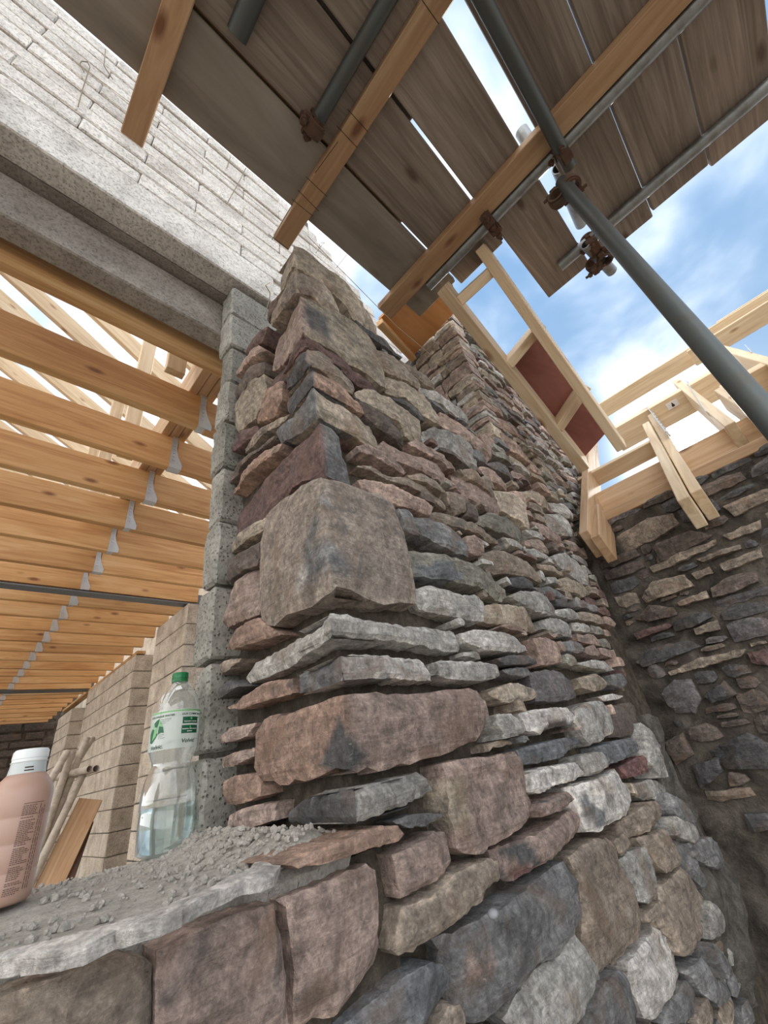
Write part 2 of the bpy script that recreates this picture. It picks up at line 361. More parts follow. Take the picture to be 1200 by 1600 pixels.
# corner stones: (arris top, arris bottom), front colour, return colour, outline clockwise from the arris top
CORNER = [
 ('A 513,35 520,165', 'tan', 'tan', 'A 513,35 590,70 660,125 720,180 800,240 870,300 960,390 1030,480 1070,570 1075,600 1000,560 900,480 830,400 770,350 690,280 600,210 520,165 500,172 450,210 445,260 400,360 375,320 372,240 390,200 420,130 460,70'),
 ('A 522,195 540,318', 'brown', 'brown', 'A 522,195 640,250 760,340 830,450 840,490 770,440 690,392 620,352 540,318 505,340 440,430 340,530 325,490 420,370 460,260 500,205'),
 ('A 540,328 582,590', 'tan', 'pinkbrown', 'A 540,328 600,357 680,395 770,445 850,495 930,540 1010,620 1060,690 1085,780 1100,860 1108,945 1060,925 980,850 870,775 780,710 690,660 630,635 582,590 540,620 480,690 400,770 300,800 320,690 360,590 430,490 500,385'),
 ('A 586,606 600,668', 'purple', 'purple', 'A 586,606 640,642 690,668 780,720 870,785 980,862 1060,935 1050,950 980,915 900,862 760,762 690,720 600,668 540,712 440,835 420,880 320,950 325,860 400,790 480,705 540,640'),
 ('A 602,685 615,795', 'brown', 'dgrey', 'A 602,685 680,700 770,750 860,830 920,880 935,920 910,960 850,930 760,880 690,820 615,795 560,830 440,915 422,930 425,870 480,790 540,720'),
 ('A 620,820 640,915', 'rust', 'dgrey', 'A 620,820 700,850 780,880 860,940 950,1000 1000,1050 1000,1070 930,1030 850,1000 750,955 690,928 640,915 590,960 520,1030 470,1100 430,1060 420,1030 480,960 560,870'),
 ('A 642,935 655,1120', 'tan', 'grey', 'A 642,935 700,970 790,1020 880,1050 960,1100 1040,1180 1075,1270 1070,1310 1000,1280 900,1225 790,1162 700,1120 655,1120 600,1160 540,1210 460,1250 390,1280 385,1210 440,1160 500,1120 560,1030'),
 ('P 478,785 492,1000', 'grey', 'purple', 'P 478,785 540,815 580,850 610,930 655,1010 655,1050 600,1040 540,1022 492,1000 400,1040 330,1090 250,1180 190,1230 110,1290 80,1280 85,1220 100,1150 200,1060 300,960 400,860'),
 ('P 490,1022 522,1500', 'big', 'big', 'P 490,1022 560,1035 640,1060 740,1090 810,1115 825,1170 850,1290 870,1380 890,1480 905,1555 840,1545 760,1548 700,1530 620,1490 560,1482 522,1500 430,1568 330,1600 270,1650 215,1640 205,1520 205,1400 215,1300 240,1180 300,1130 390,1070 440,1035'),
 ('Q 520,150 525,240', 'lgrey', 'lgrey', 'Q 520,150 600,158 700,185 800,190 900,200 1000,200 1090,215 1110,290 1105,305 1000,290 900,275 800,265 700,255 600,240 525,240 450,290 380,320 300,370 200,420 120,450 105,430 150,360 240,310 320,260 400,240 480,190'),
 ('Q 565,328 570,430', 'white', 'grey', 'Q 565,328 650,322 760,325 870,330 940,335 985,390 985,425 900,425 800,420 700,420 640,430 570,430 500,450 400,485 355,490 350,410 400,380 480,355'),
 ('Q 570,495 608,805', 'pinkbrown', 'rust', 'Q 570,495 640,490 740,480 860,485 980,475 1080,470|X 740,1072 756,1075 770,1092 779,1115 780,1135 767,1152 745,1162 720,1172 695,1180 665,1187 635,1195 620,1199|Q 700,802 608,805 520,815 440,845 330,870 210,855 190,800 190,720 200,650 230,600 350,570 440,535'),
 ('Q 620,895 630,1035', 'lgrey', 'dgrey', 'Q 620,895 700,870 820,835 930,815 975,840 995,885 940,920 860,950 760,985 680,1018 630,1035 540,1042 440,1042 360,1050 290,1040 290,1000 340,950 420,930 520,910'),
]
RETURN = [  # stones seen on the opening's jamb only
 ('pinkbrown', 'X 391,883 397,905 397,960 370,972 339,982 343,955 350,930 368,903'), ('rust', 'C 90,455 180,330 300,255 350,310 415,360 330,390 220,440 150,460'),
 ('brown', 'C 60,550 150,520 215,515 150,580 70,620'), ('rust', 'C 80,830 160,790 280,720 380,660 500,640 510,730 400,770 300,800 200,835'),
 ('pinkbrown', 'C 60,1010 150,950 300,920 260,1000 180,1030 70,1050'), ('pinkbrown', 'C 75,1140 180,1100 270,1080 270,1130 170,1190 75,1205'),
 ('rust', 'C 80,1290 170,1250 290,1240 280,1390 200,1430 90,1440 75,1370'), ('pinkbrown', 'C 100,1510 160,1480 280,1440 390,1430 380,1540 250,1590 95,1600'),
 ('dgrey', 'C 65,700 150,650 200,690 70,770'), ('pink', 'A 280,670 310,690 150,850 130,860 140,830 220,740'), ('dbrown', 'A 300,760 290,830 180,950 125,1000 130,960 190,880 210,810'),
 ('tan', 'A 310,850 318,950 260,1060 240,1120 140,1215 110,1170 130,1030 190,960 240,890'), ('rust', 'A 420,880 410,1000 350,1100 300,1140 250,1150 262,1110 290,1020 340,950 400,890'),
 ('purple', 'A 260,1170 270,1220 160,1310 105,1335 110,1310 180,1210'), ('brown', 'A 450,1090 440,1120 330,1210 260,1290 180,1340 175,1310 200,1280 300,1200 380,1120'),
 ('dbrown', 'A 370,1230 360,1260 240,1370 150,1450 90,1530 100,1470 180,1400 270,1320'), ('rust', 'A 380,1300 350,1360 250,1450 100,1600 120,1560 250,1400 320,1320'),
 ('pink', 'A 430,1285 400,1340 350,1370 380,1310'), ('tan', 'P 240,1185 225,1240 150,1300 85,1340 90,1300 160,1240'), ('dbrown', 'P 205,1290 200,1390 120,1430 75,1470 80,1400 130,1340'),
 ('purple', 'A 300,570 330,545 300,650 205,735 220,680'), ('dbrown', 'A 340,460 400,370 440,280 430,350 400,440 330,520'),
]
FACE = [  # stones on the front face
 ('dgrey', 'B 0,60 60,130 160,190 240,250 300,290 290,300 210,262 110,195 40,140'), ('brown', 'B 140,230 230,290 330,380 380,440 395,480 390,500 330,465 260,430 180,380 160,310'),
 ('brown', 'B 220,280 280,310 370,390 450,440 490,490 480,505 420,470 350,410 280,350'), ('lgrey', 'B 400,470 430,465 510,540 600,600 670,640 695,700 690,715 620,680 540,610 460,550 410,520'),
 ('tan', 'B 180,395 240,410 330,480 430,560 500,620 525,680 525,720 480,710 430,680 370,620 300,560 200,510'), ('tan', 'B 20,490 90,480 140,520 220,560 300,620 390,680 420,760 435,800 380,810 320,780 300,740 240,690 150,630 70,590 30,540'),
 ('dgrey', 'B 225,545 280,560 350,620 420,670 435,700 400,690 320,620'), ('dbrown', 'B 0,545 60,580 130,630 220,690 280,730 310,800 320,860 260,820 200,780 130,730 60,650 10,600'),
 ('pinkbrown', 'B 5,855 60,850 130,880 200,910 280,960 325,1010 320,1025 250,1000 170,960 110,920 20,890'), ('brown', 'B 20,965 110,965 200,1020 330,1070 450,1130 560,1190 590,1230 580,1245 480,1190 350,1130 240,1070 150,1010'),
 ('pink', 'B 40,1050 90,1035 170,1070 250,1110 340,1160 420,1190 500,1230 480,1290 400,1260 300,1230 220,1190 130,1140 70,1110'), ('pinkbrown', 'B 165,830 200,800 260,830 340,900 460,960 560,1010 630,1070 660,1110 580,1090 480,1060 390,1010 330,960 230,900 170,880'),
 ('pinkbrown', 'B 330,830 380,815 450,870 560,930 630,980 650,1000 580,990 480,930 400,880'), ('lgrey', 'B 440,740 490,730 560,760 650,810 700,840 730,920 760,1010 750,1020 680,970 600,920 520,870 450,810'),
 ('pink', 'B 530,640 560,660 640,720 720,780 790,830 840,880 855,930 840,950 770,900 700,840 620,770 540,720'), ('grey', 'B 710,870 750,880 800,930 825,970 770,950 730,910'),
 ('brown', 'B 330,1030 390,1030 470,1070 540,1110 570,1145 500,1130 430,1090 360,1060'), ('brown', 'B 570,1140 640,1150 680,1200 690,1270 640,1280 590,1210'), ('dbrown', 'B 690,1190 740,1240 770,1290 765,1330 700,1290'),
 ('pinkbrown', 'B 620,1010 680,1020 740,1080 800,1140 860,1180 900,1230 915,1290 830,1270 740,1200 660,1120 640,1060'), ('brown', 'B 660,990 720,1000 780,1060 840,1110 880,1160 860,1170 790,1110 720,1060'),
 ('pink', 'B 770,985 830,1000 900,1050 950,1090 960,1130 900,1110 830,1060 770,1010'), ('cream', 'B 880,1125 930,1140 1000,1170 1050,1220 1080,1310 1100,1370 1080,1380 1010,1320 930,1250'),
 ('grey', 'B 820,955 880,960 950,1010 1000,1060 990,1075 900,1020'), ('green', 'B 780,1290 830,1275 900,1300 980,1330 1050,1380 1065,1440 1040,1480 960,1430 870,1380 770,1330'),
 ('brown', 'B 490,1260 540,1265 620,1300 720,1340 810,1380 890,1430 915,1460 850,1450 760,1410 670,1380 580,1340 480,1300'), ('grey', 'B 270,1245 310,1250 350,1290 370,1350 400,1420 340,1400 310,1370'),
 ('grey', 'B 360,1280 420,1290 500,1330 600,1380 670,1440 710,1490 715,1550 640,1530 540,1490 450,1440 400,1390 370,1340'), ('pinkbrown', 'B 690,1425 740,1415 790,1450 800,1540 760,1540 720,1510 700,1470'),
 ('green', 'D 85,140 150,125 230,150 340,180 440,220 530,260 620,300 700,340 740,380 760,420 730,450 650,430 560,400 440,360 340,340 240,310 140,290 120,230'),
 ('lgrey', 'D 140,375 230,370 330,400 430,430 510,430 550,470 570,540 560,600 480,590 400,570 300,540 200,500 150,440'), ('tan', 'D 565,490 640,480 720,490 800,510 870,550 920,610 935,650 860,650 780,630 700,610 620,590 575,560'),
 ('lgrey', 'D 750,430 800,405 880,410 960,440 1000,500 1020,550 960,560 880,540 840,510 800,470'), ('white', 'D 455,660 520,640 620,660 720,680 800,700 850,740 870,770 800,790 700,790 590,780 480,720'),
 ('lgrey', 'D 270,850 330,830 430,850 520,850 600,860 650,870 680,930 620,960 540,970 440,965 350,940 290,920'), ('grey', 'D 680,900 750,890 840,890 865,930 800,950 720,930'),
 ('cream', 'D 600,1040 660,1010 720,985 800,990 870,1020 900,1060 880,1085 800,1100 700,1110 640,1080'), ('slatey', 'D 870,910 960,900 1060,910 1120,930 1170,1000 1190,1060 1100,1090 1000,1100 920,1090 890,990'),
 ('lgrey', 'D 640,1180 740,1175 790,1210 835,1250 830,1290 760,1320 685,1335 690,1300 650,1240'), ('white', 'D 820,1170 900,1150 1000,1140 1090,1135 1140,1180 1160,1230 1080,1250 1000,1260 920,1300 850,1280 840,1220'),
 ('blue', 'D 805,1400 900,1370 1000,1340 1100,1325 1180,1320 1195,1370 1120,1410 1050,1450 950,1480 850,1490 820,1440'), ('white', 'F 150,830 260,790 360,770 450,755 500,830 480,850 400,880 300,900 220,950 160,950'),
 ('pink', 'D 870,700 930,695 1000,720 1030,770 1060,850 1000,865 950,865 920,800'), ('grey', 'D 1020,730 1100,720 1160,740 1180,790 1140,800 1060,780'), ('lgrey', 'D 920,590 980,575 1060,590 1120,630 1145,690 1080,690 1000,670 940,640'),
 ('brown', 'D 560,150 640,140 720,170 800,210 870,240 910,290 945,350 880,340 800,310 720,290 640,270 580,220'), ('dgrey', 'D 740,310 800,315 860,340 870,390 800,390 750,370'),
 ('lgrey', 'D 1010,520 1080,520 1140,540 1170,580 1100,590 1040,560'), ('dgrey', 'D 650,830 720,810 800,815 900,830 910,860 800,870 700,870'), ('brown', 'D 830,85 890,80 950,120 980,170 920,170 860,130'),
 ('lgrey', 'D 680,70 740,90 800,130 790,150 720,120'), ('lgrey', 'D 800,140 870,145 960,190 970,210 890,200 820,170'), ('brown', 'D 890,230 960,250 1050,290 1060,310 980,290 910,260'), ('lgrey', 'D 950,320 1010,330 1035,365 970,360'),
 ('grey', 'D 880,380 960,380 1030,420 1090,460 1080,475 1010,450 930,420'), ('dgrey', 'D 1000,460 1060,465 1110,500 1080,515 1010,500'),
 ('pinkbrown', 'E 385,90 500,70 640,50 760,30 860,15 900,60 930,130 960,260 985,390 960,430 870,500 760,570 680,620 600,660 520,660 480,620 470,520 430,400 410,250 390,170'),
 ('pinkbrown', 'F 180,1030 270,990 380,940 430,990 400,1020 300,1070 200,1110 180,1070'), ('pinkbrown', 'X 785,1330 808,1320 830,1310 850,1300 875,1285 892,1275 910,1264 922,1272 926,1295 920,1302 900,1315 875,1335 850,1355 825,1375 812,1376 800,1372'),
 ('brown', 'E 150,1010 250,960 370,890 470,780 590,730 690,685 750,710 790,790 790,820 720,860 660,890 650,950 590,1000 480,1080 380,1150 290,1230 230,1280 150,1300 100,1270 130,1120'),
 ('grey', 'X 707,1475 730,1460 760,1440 785,1422 815,1400 845,1380 870,1360 885,1349 890,1347 902,1370 912,1400 917,1435 907,1455 890,1472 880,1495 850,1507 835,1530 815,1548 785,1589 760,1602 744,1602 728,1560 720,1520 718,1492'),
 ('blue', 'X 550,1612 600,1560 640,1525 680,1505 705,1508 720,1530 718,1550 700,1575 665,1612'), ('brown', 'X 690,1600 705,1575 722,1570 735,1600 720,1640 680,1640'),
 ('pinkbrown', 'Q 800,1160 900,1120 985,1065 1035,1065 1055,1190 1000,1260 920,1300 840,1345 820,1250'), ('dgrey', 'Q 800,1022 860,1050 930,1040 1010,1000 1000,990 920,985 850,1000'),
 ('rust', 'Q 350,1205 450,1155 560,1110 660,1070 760,1040 830,1040 860,1075 830,1105 760,1125 690,1140 600,1170 500,1200 400,1215'),
 ('pinkbrown', 'X 443,1408 500,1385 550,1362 575,1352 592,1360 600,1420 607,1480 600,1510 560,1560 530,1590 470,1612 468,1550 462,1480 455,1420'),
 ('pinkbrown', 'X 252,1490 310,1455 375,1430 438,1412 448,1460 455,1510 462,1612 245,1630'), ('brown', 'X -20,1575 50,1545 125,1515 200,1497 235,1497 247,1512 243,1640 -20,1640'),
 ('white', 'F 400,930 500,890 580,850 640,830 700,800 740,870 800,930 825,990 820,1030 740,1090 650,1140 570,1190 520,1200 500,1120 450,1000'), ('brown', 'H 620,250 680,210 740,205 770,250 785,310 720,360 670,400 600,450 540,440 520,390 540,330'),
 ('brown', 'H 180,560 240,500 330,450 400,430 440,460 490,560 520,650 590,770 640,900 665,1000 650,1040 600,1100 560,1170 500,1240 460,1240 430,1290 380,1290 330,1190 290,1080 280,950 250,800 220,650'),
 ('brown', 'H 450,455 510,400 570,470 540,510 500,550 480,520'), ('lgrey', 'H 510,580 560,520 640,495 700,540 750,620 760,680 740,740 700,760 685,830 670,850 620,830 600,770 545,670'), ('brown', 'H 650,440 740,390 820,380 850,460 880,550 850,620 790,655 755,615 700,520'),
 ('brown', 'H 770,740 830,670 870,620 920,660 980,740 1020,800 1050,880 1050,960 1020,1090 980,1150 920,1190 870,1160 840,1080 780,1000 750,930 775,870 755,800'), ('brown', 'H 665,900 740,825 765,850 740,910 700,965 670,965'),
 ('white', 'H 540,1230 620,1150 670,1060 720,975 780,1010 840,1100 880,1180 910,1290 880,1340 820,1440 800,1530 760,1600 700,1590 640,1470 590,1350'),
 ('lgrey', 'X 910,1462 922,1482 935,1506 946,1530 948,1545 935,1576 920,1605 880,1620 840,1630 805,1600 822,1560 845,1524 875,1500 892,1480'),
 ('grey', 'H 400,1345 460,1295 530,1275 580,1325 620,1430 670,1560 660,1640 300,1640 350,1510'), ('grey', 'H 920,1290 990,1200 1070,1150 1140,1240 1180,1380 1190,1450 1120,1500 1060,1450 1010,1390 960,1310'),
 ('grey', 'H 830,1455 900,1330 960,1330 1005,1410 990,1500 960,1590 820,1620'), ('brown', 'H 1000,1480 1050,1440 1100,1510 1090,1610 960,1610'), ('grey', 'H 830,410 910,450 990,640 1110,770 1060,815 1000,740 910,640 870,560'),
 ('tan', 'F 450,230 540,205 610,230 640,270 600,300 520,320 480,290'), ('white', 'F 560,352 640,332 720,345 690,365 600,375'), ('lgrey', 'F 430,430 470,390 560,375 620,420 650,490 650,570 600,610 530,650 480,600 440,520'),
 ('dbrown', 'F 645,410 720,390 800,385 820,440 810,520 800,590 720,600 670,600 660,500'), ('blue', 'F 580,662 680,630 780,608 815,620 835,690 760,725 690,755 630,780 605,740'), ('lgrey', 'F 470,720 560,695 600,702 612,790 560,830 510,845 470,760'),
 ('red', 'F 710,790 780,740 850,715 890,740 895,800 840,830 770,860'), ('lgrey', 'F 790,900 870,870 930,880 1000,930 990,950 940,990 860,1000 820,970'), ('grey', 'F 645,212 700,205 740,270 700,300 655,270'), ('lgrey', 'F 430,140 520,120 600,130 680,180 620,190 520,170'),
 ('lgrey', 'G 500,740 560,760 620,800 610,812 540,790'), ('pinkbrown', 'G 510,805 580,800 640,850 655,890 590,880 520,830'), ('lgrey', 'G 680,900 740,890 820,950 880,1020 900,1090 850,1080 760,1010 700,950'), ('tan', 'G 710,1050 760,1040 850,1090 895,1150 860,1170 780,1120'),
 ('pinkbrown', 'G 540,690 590,700 680,760 740,830 700,830 600,770'), ('lgrey', 'G 620,640 720,650 800,720 800,790 740,780 650,700'), ('lgrey', 'G 660,560 740,590 805,650 800,690 740,660 690,620'), ('tan', 'G 460,490 540,500 620,550 670,600 600,600 520,540'), ('pink', 'G 400,500 460,510 520,570 480,570 420,530'),
 ('dbrown', 'P 690,738 760,768 830,843 852,885 800,860 720,800'),
 ('pink', 'G 250,130 320,105 380,170 450,220 530,270 595,335 590,350 520,320 440,270 370,220 300,200'), ('pink', 'G 290,20 350,60 430,120 455,165 400,140 330,90'),
]
PATCH = [('C 855,790 870,900 900,1000 930,1100 990,1120 960,1200 920,1212 760,1235 715,1165 760,1100 790,960 830,860', 'dgrey'), ('P 415,1280 510,1290 520,1400 440,1440 400,1370', 'grey'), ('P 520,1395 590,1375 592,1440 540,1465', 'grey'),
 ('P 365,1465 395,1425 425,1430 415,1460 370,1480', 'white'), ('P 480,1090 500,1100 490,1210 465,1270 462,1160', 'grey'), ('A 720,1010 800,1030 880,1060 900,1140 760,1110 690,1020', 'cream'), ('A 560,420 660,460 745,540 745,640 650,620 570,560', 'dgrey'),
 ('E 780,640 920,585 1000,720 985,740 860,690', 'dgrey'), ('E 850,760 985,735 960,780 900,830 850,820', 'red'), ('F 420,930 480,1000 560,1080 580,1110 540,1180 510,1170 450,1010', 'blue'), ('E 690,1080 830,1060 960,1180 900,1270 740,1180', 'dgrey'), ('E 560,1330 700,1300 720,1460 600,1500', 'pinkbrown'),
 ('E 400,200 470,160 500,300 560,470 470,520 420,380', 'tan'), ('D 140,240 300,215 440,300 400,350 200,310', 'blue'), ('D 950,1250 1010,1215 1080,1225 1150,1235 1090,1255 920,1300', 'dgrey'), ('I 860,330 900,330 905,400 840,430 800,390', 'rust'), ('H 640,1180 720,1210 780,1340 740,1410 660,1280', 'white'), ('I 950,600 1080,560 1060,640 960,690', 'dbrown')]
FACE += [('lgrey', 'H 850,300 930,330 1010,420 960,470 880,420'), ('grey', 'H 960,470 1060,430 1130,520 1160,640 1080,620 1000,560'), ('lgrey', 'H 1060,830 1130,900 1160,1010 1100,1080 1060,960'), ('grey', 'H 1090,1100 1150,1180 1200,1300 1180,1330 1120,1230'),
 ('lgrey', 'F 830,510 880,560 930,660 990,780 1010,850 960,860 900,780 850,650'), ('grey', 'F 1010,950 1080,1000 1150,1100 1180,1180 1100,1150 1040,1060')]
ENDWALL = [('brown', 'R 550,1040 700,960 800,940 830,980 740,1040 600,1100'), ('dbrown', 'R 730,1070 880,1010 970,1030 850,1100 740,1150'), ('brown', 'R 700,1160 850,1095 980,1045 985,1065 860,1130 720,1185'),
 ('brown', 'R 670,1290 720,1220 850,1195 890,1240 780,1280 690,1310'), ('brown', 'R 820,1310 940,1260 955,1290 830,1325'), ('dbrown', 'R 645,1380 700,1320 800,1330 820,1360 700,1390'), ('purple', 'R 640,1440 780,1395 800,1410 660,1465'),
 ('dbrown', 'R 960,1250 1060,1190 1150,1180 1160,1220 1050,1270 970,1290'), ('brown', 'R 1010,1030 1170,960 1170,1000 1040,1050'), ('brown', 'R 900,1130 1080,1070 1090,1085 930,1140'), ('brown', 'R 1000,1150 1170,1085 1180,1120 1020,1180'),
 ('brown', 'R 1010,910 1150,850 1200,830 1200,880 1060,950'), ('brown', 'R 890,1420 990,1380 1000,1420 900,1445'), ('brown', 'R 880,1190 960,1160 970,1185 900,1215'), ('dgrey', 'R 800,1395 940,1340 970,1370 880,1415 810,1430'),
 ('dgrey', 'R 650,1560 700,1505 860,1465 920,1490 800,1540 680,1580'), ('slatey', 'T 640,430 690,370 750,370 790,440 770,490 700,490'), ('dgrey', 'T 800,430 870,375 920,420 830,455'), ('brown', 'T 670,345 780,295 950,260 940,285 800,325 680,355'),
 ('purple', 'T 955,275 1030,258 1035,320 970,310'), ('dgrey', 'T 810,630 950,560 1035,600 1035,690 880,690'), ('dbrown', 'T 650,600 720,560 760,640 700,680'), ('dgrey', 'T 760,680 850,650 870,700 790,760'), ('dgrey', 'T 940,850 1035,850 1035,910 960,920')]
wall_front = empty('wall_front', (0, 0, 0), kind='structure')
wall_end = empty('wall_right', (0, 0, 0), kind='structure')
def front(cx=None, po=0.):
    def f(u, v, h):
        if cx is None: return Vector((u, Y0 - po + h, v))
        if u > 1e-4: return Vector((cx + u, Y0 - po + h, v))
        if u < -1e-4: return Vector((cx + h, Y0 - po - u, v))
        return Vector((cx + h * .75, Y0 - po + h * .75, v))
    return f
front_list, n_st = [], [0]
def px_size(bm):
    q = [px_of(v.co) for v in bm.verts]; xs, ys = zip(*q)
    return (min(max(xs), 1200) - max(min(xs), 0)) * (min(max(ys), 1600) - max(min(ys), 0))
traced, seed = [], 0
for arr, c1, c2, outl in CORNER:
    seed += 1; R = random.Random(seed); po = R.uniform(-.004, .008)
    a = pts(arr); cx = sum(at(*p, 1, Y0 - po)[0] for p in a) / 2; uv = []
    for p in pts(outl):
        w = at(*p, 1, Y0 - po)
        if min(math.dist(p, q) for q in a) < 1.5: uv.append((0, w[2]))
        elif w[0] > cx: uv.append((w[0] - cx, w[2]))
        else:
            w = at(*p, 0, cx); uv.append((-(w[1] - Y0 + po), w[2]))
    big = c1 == 'big'; pa = []
    for q, pc in PATCH:
        pq = []
        for p in pts(q):
            w = at(*p, 1, Y0 - po)
            if w[0] > cx: pq.append((w[0] - cx, w[2]))
            else: w = at(*p, 0, cx); pq.append((-(w[1] - Y0 + po), w[2]))
        pa.append((pq, pc))
    bm = stone_bm(uv, front(cx, po), c2, depth=.11, fold=True, col2=c1, seed=seed, rel=.55 if big else .9, bev=.006 if big else .008, lay=False if big else None, patches=pa if arr[0] in 'AP' or 'Q 570' in arr else ())
    front_list.append((px_size(bm), bm)); traced.append(np.array([(u + cx, v) for u, v in uv]))
for c, outl in RETURN:
    seed += 1; po = random.Random(seed).uniform(-.012, .004)
    uv = [((-(w := at(*p, 0, X0 - po))[1]), w[2]) for p in pts(outl)]
    bm = stone_bm(uv, lambda u, v, h: Vector((X0 - po + h, -u, v)), c, depth=.1, seed=seed)
    front_list.append((px_size(bm), bm))
FP = [([((w := at(*p, 1, Y0))[0], w[2]) for p in pts(q)], pc) for q, pc in PATCH if q[0] in 'EFDIH']
for c, outl in FACE:
    seed += 1; R = random.Random(seed); po = R.uniform(-.012, .012) + (.035 if outl in [q[1] for q in FACE[-6:]] else 0)
    uv = [((w := at(*p, 1, Y0 - po))[0], w[2]) for p in pts(outl)]
    bm = stone_bm(uv, front(None, po), c, depth=.12, seed=seed, patches=FP)
    front_list.append((px_size(bm), bm)); traced.append(np.array(uv))
# courses between the surveyed stones: the same rubble, laid by rule
XP2 = 1.463          # the jamb of the far pier
rng = random.Random(11)
reg_px = [(597, 519), (650, 574), (700, 627), (735, 662), (764, 692)]
reg = [tuple(at(*p, 1, Y0)[[0, 2]]) for p in reg_px]
top2 = [(XP2 + .005, 1.12), (XP2 + .005, 2.13)] + [tuple(at(*p, 1, Y0)[[0, 2]]) for p in ((716, 468), (770, 533), (830, 608), (880, 670), (905, 705))]
top2 = [t for t in top2 if t[0] < 2.85] + [(2.85, .97), (X1 - .01, .93)]
low = [tuple(at(*p, 1, Y0)[[0, 2]]) for p in ((905, 830), (955, 945), (992, 1105), (1050, 1235), (1100, 1330), (1130, 1420), (1170, 1540), (1205, 1650))]
FR = np.array([(.47, -1.0), (.47, -.12), (.80, -.08), (.80, .95)] + reg + top2 + [p for p in low if p[0] < X1] + [(1.9, -1.0)])
cs = .006
gx, gz = np.arange(.4, 2.95, cs), np.arange(-1.0, 2.2, cs)
gpts = np.stack(np.meshgrid(gx, gz, indexing='ij'), -1).reshape(-1, 2)
free = pip(FR, gpts)
for T in traced:
    lo, hi = T.min(0) - .02, T.max(0) + .02
    m = ((gpts > lo) & (gpts < hi)).all(1); ins = np.zeros(len(gpts), bool); ins[m] = pip(T, gpts[m]) | (edge_dist(T, gpts[m]) < .006); free &= ~ins
free = free.reshape(len(gx), len(gz))
FILLC = ['brown', 'brown', 'pinkbrown', 'lgrey', 'grey', 'tan', 'dbrown', 'pink', 'grey', 'lgrey', 'green', 'purple']
def courses(free, gx, gz, z0, z1, hmin, hmax, lmin, lmax, need, out):
    z = z0
    while z < z1:
        hgt = rng.uniform(hmin, hmax); a, b = int((z - gz[0]) / cs), int((z + hgt - gz[0]) / cs)
        ok = free[:, a:b].mean(1) > need if b > a else np.zeros(len(gx), bool)
        i = 0
        while i < len(gx):
            if not ok[i]: i += 1; continue
            j = i; want = int(rng.uniform(lmin, lmax) / cs)
            while j < len(gx) and ok[j] and j - i < want: j += 1
            if (j - i) * cs > max(.035, hmin * 1.2):
                x0, x1 = gx[i] + .003, gx[j - 1] - .003; za, zb = z + .003, z + hgt - .003; hh = zb - za
                q = [(x0, za + hh * rng.uniform(0, .3)), (x0 + (x1 - x0) * .3, za + hh * rng.uniform(-.05, .12)), (x0 + (x1 - x0) * .7, za + hh * rng.uniform(-.05, .12)), (x1, za + hh * rng.uniform(0, .35)),
                     (x1 - .004, zb - hh * rng.uniform(0, .35)), (x0 + (x1 - x0) * .65, zb - hh * rng.uniform(-.05, .15)), (x0 + (x1 - x0) * .3, zb - hh * rng.uniform(-.05, .15)), (x0 + .004, zb - hh * rng.uniform(0, .3))]
                out.append(q); free[i:j, a:b] = False
            i = max(j, i + 1)
        z += hgt
fill = []
courses(free, gx, gz, -.95, 2.2, .03, .06, .08, .22, .8, fill)
courses(free, gx, gz, -.95, 2.2, .018, .03, .05, .15, .75, fill)
for q in fill:
    seed += 1; c = rng.choice(FILLC); po = rng.uniform(-.02, .012)
    far = q[0][0] > 1.2
    bm = stone_bm(q, front(None, po), c, depth=.1, seed=seed, cell=.026 if far else .015)
    front_list.append((px_size(bm), bm))
# the far pier: jamb stones with their own faces, courses that turn the corner
z = 1.12
while z < 2.1:
    hgt = rng.uniform(.035, .085); hgt = min(hgt, 2.12 - z)
    y = Y0
    while y < .86:
        Ln = rng.uniform(.07, .2); y2 = min(y + Ln, .88); seed += 1; po = rng.uniform(-.008, .01)
        q = [(-y, z + .004), (-y, z + hgt - .006), (-(y + y2) / 2, z + hgt - rng.uniform(0, .012)), (-y2 + .006, z + hgt - rng.uniform(.002, .014)), (-y2 + .006, z + rng.uniform(.002, .014)), (-(y + y2) / 2, z + rng.uniform(0, .01))]
        bm = stone_bm(q, (lambda po: lambda u, v, h: Vector((XP2 - po + h, -u, v)))(po), rng.choice(['pinkbrown', 'brown', 'lgrey', 'tan', 'grey', 'pinkbrown']), depth=.1, seed=seed, cell=.02)
        front_list.append((px_size(bm), bm)); y = y2
    z += hgt
front_list.sort(key=lambda t: -t[0])
for s, bm in front_list[:296]: link('stone', bm, STONE, wall_front)
rest = bmesh.new()
for s, bm in front_list[296:]:
    me = bpy.data.meshes.new('tmp'); bm.to_mesh(me); bm.free(); rest.from_mesh(me); bpy.data.meshes.remove(me)
smooth(rest, .42); link('small_stones', rest, STONE, wall_front, kind='stuff')
# raked mortar bed behind the stones, and the wall's core
MB = .065
reveal_top = [(-.40, ZS - .02), (-.44, .9), (-.36, 1.2), (-.22, 1.38)]
mort = [(-u_ if False else u_, v_) for u_, v_ in reveal_top] + [(0, 1.40)] + [(x - X0 - MB, z - .03) for x, z in reg] + [(x - X0 - MB + .04, z - .03) for x, z in top2] + [(X1 - X0, -1.2), (0, -1.2)]
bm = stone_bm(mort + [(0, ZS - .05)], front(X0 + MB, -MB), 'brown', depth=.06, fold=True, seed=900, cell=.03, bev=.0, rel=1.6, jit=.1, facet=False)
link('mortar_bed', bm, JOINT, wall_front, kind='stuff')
core = [(X0 + .12, ZF), (X0 + .12, 1.36)] + [(x + .01, z - .05) for x, z in reg] + [(x + .06, z - .05) for x, z in top2] + [(X1, ZF)]
link('wall_core', stone_bm(core, lambda u, v, h: Vector((u, Y0 + .14 + h, v)), 'brown', depth=.28, seed=901, cell=.2, bev=0, rel=.2, jit=0, inset=0), MORTAR, wall_front)
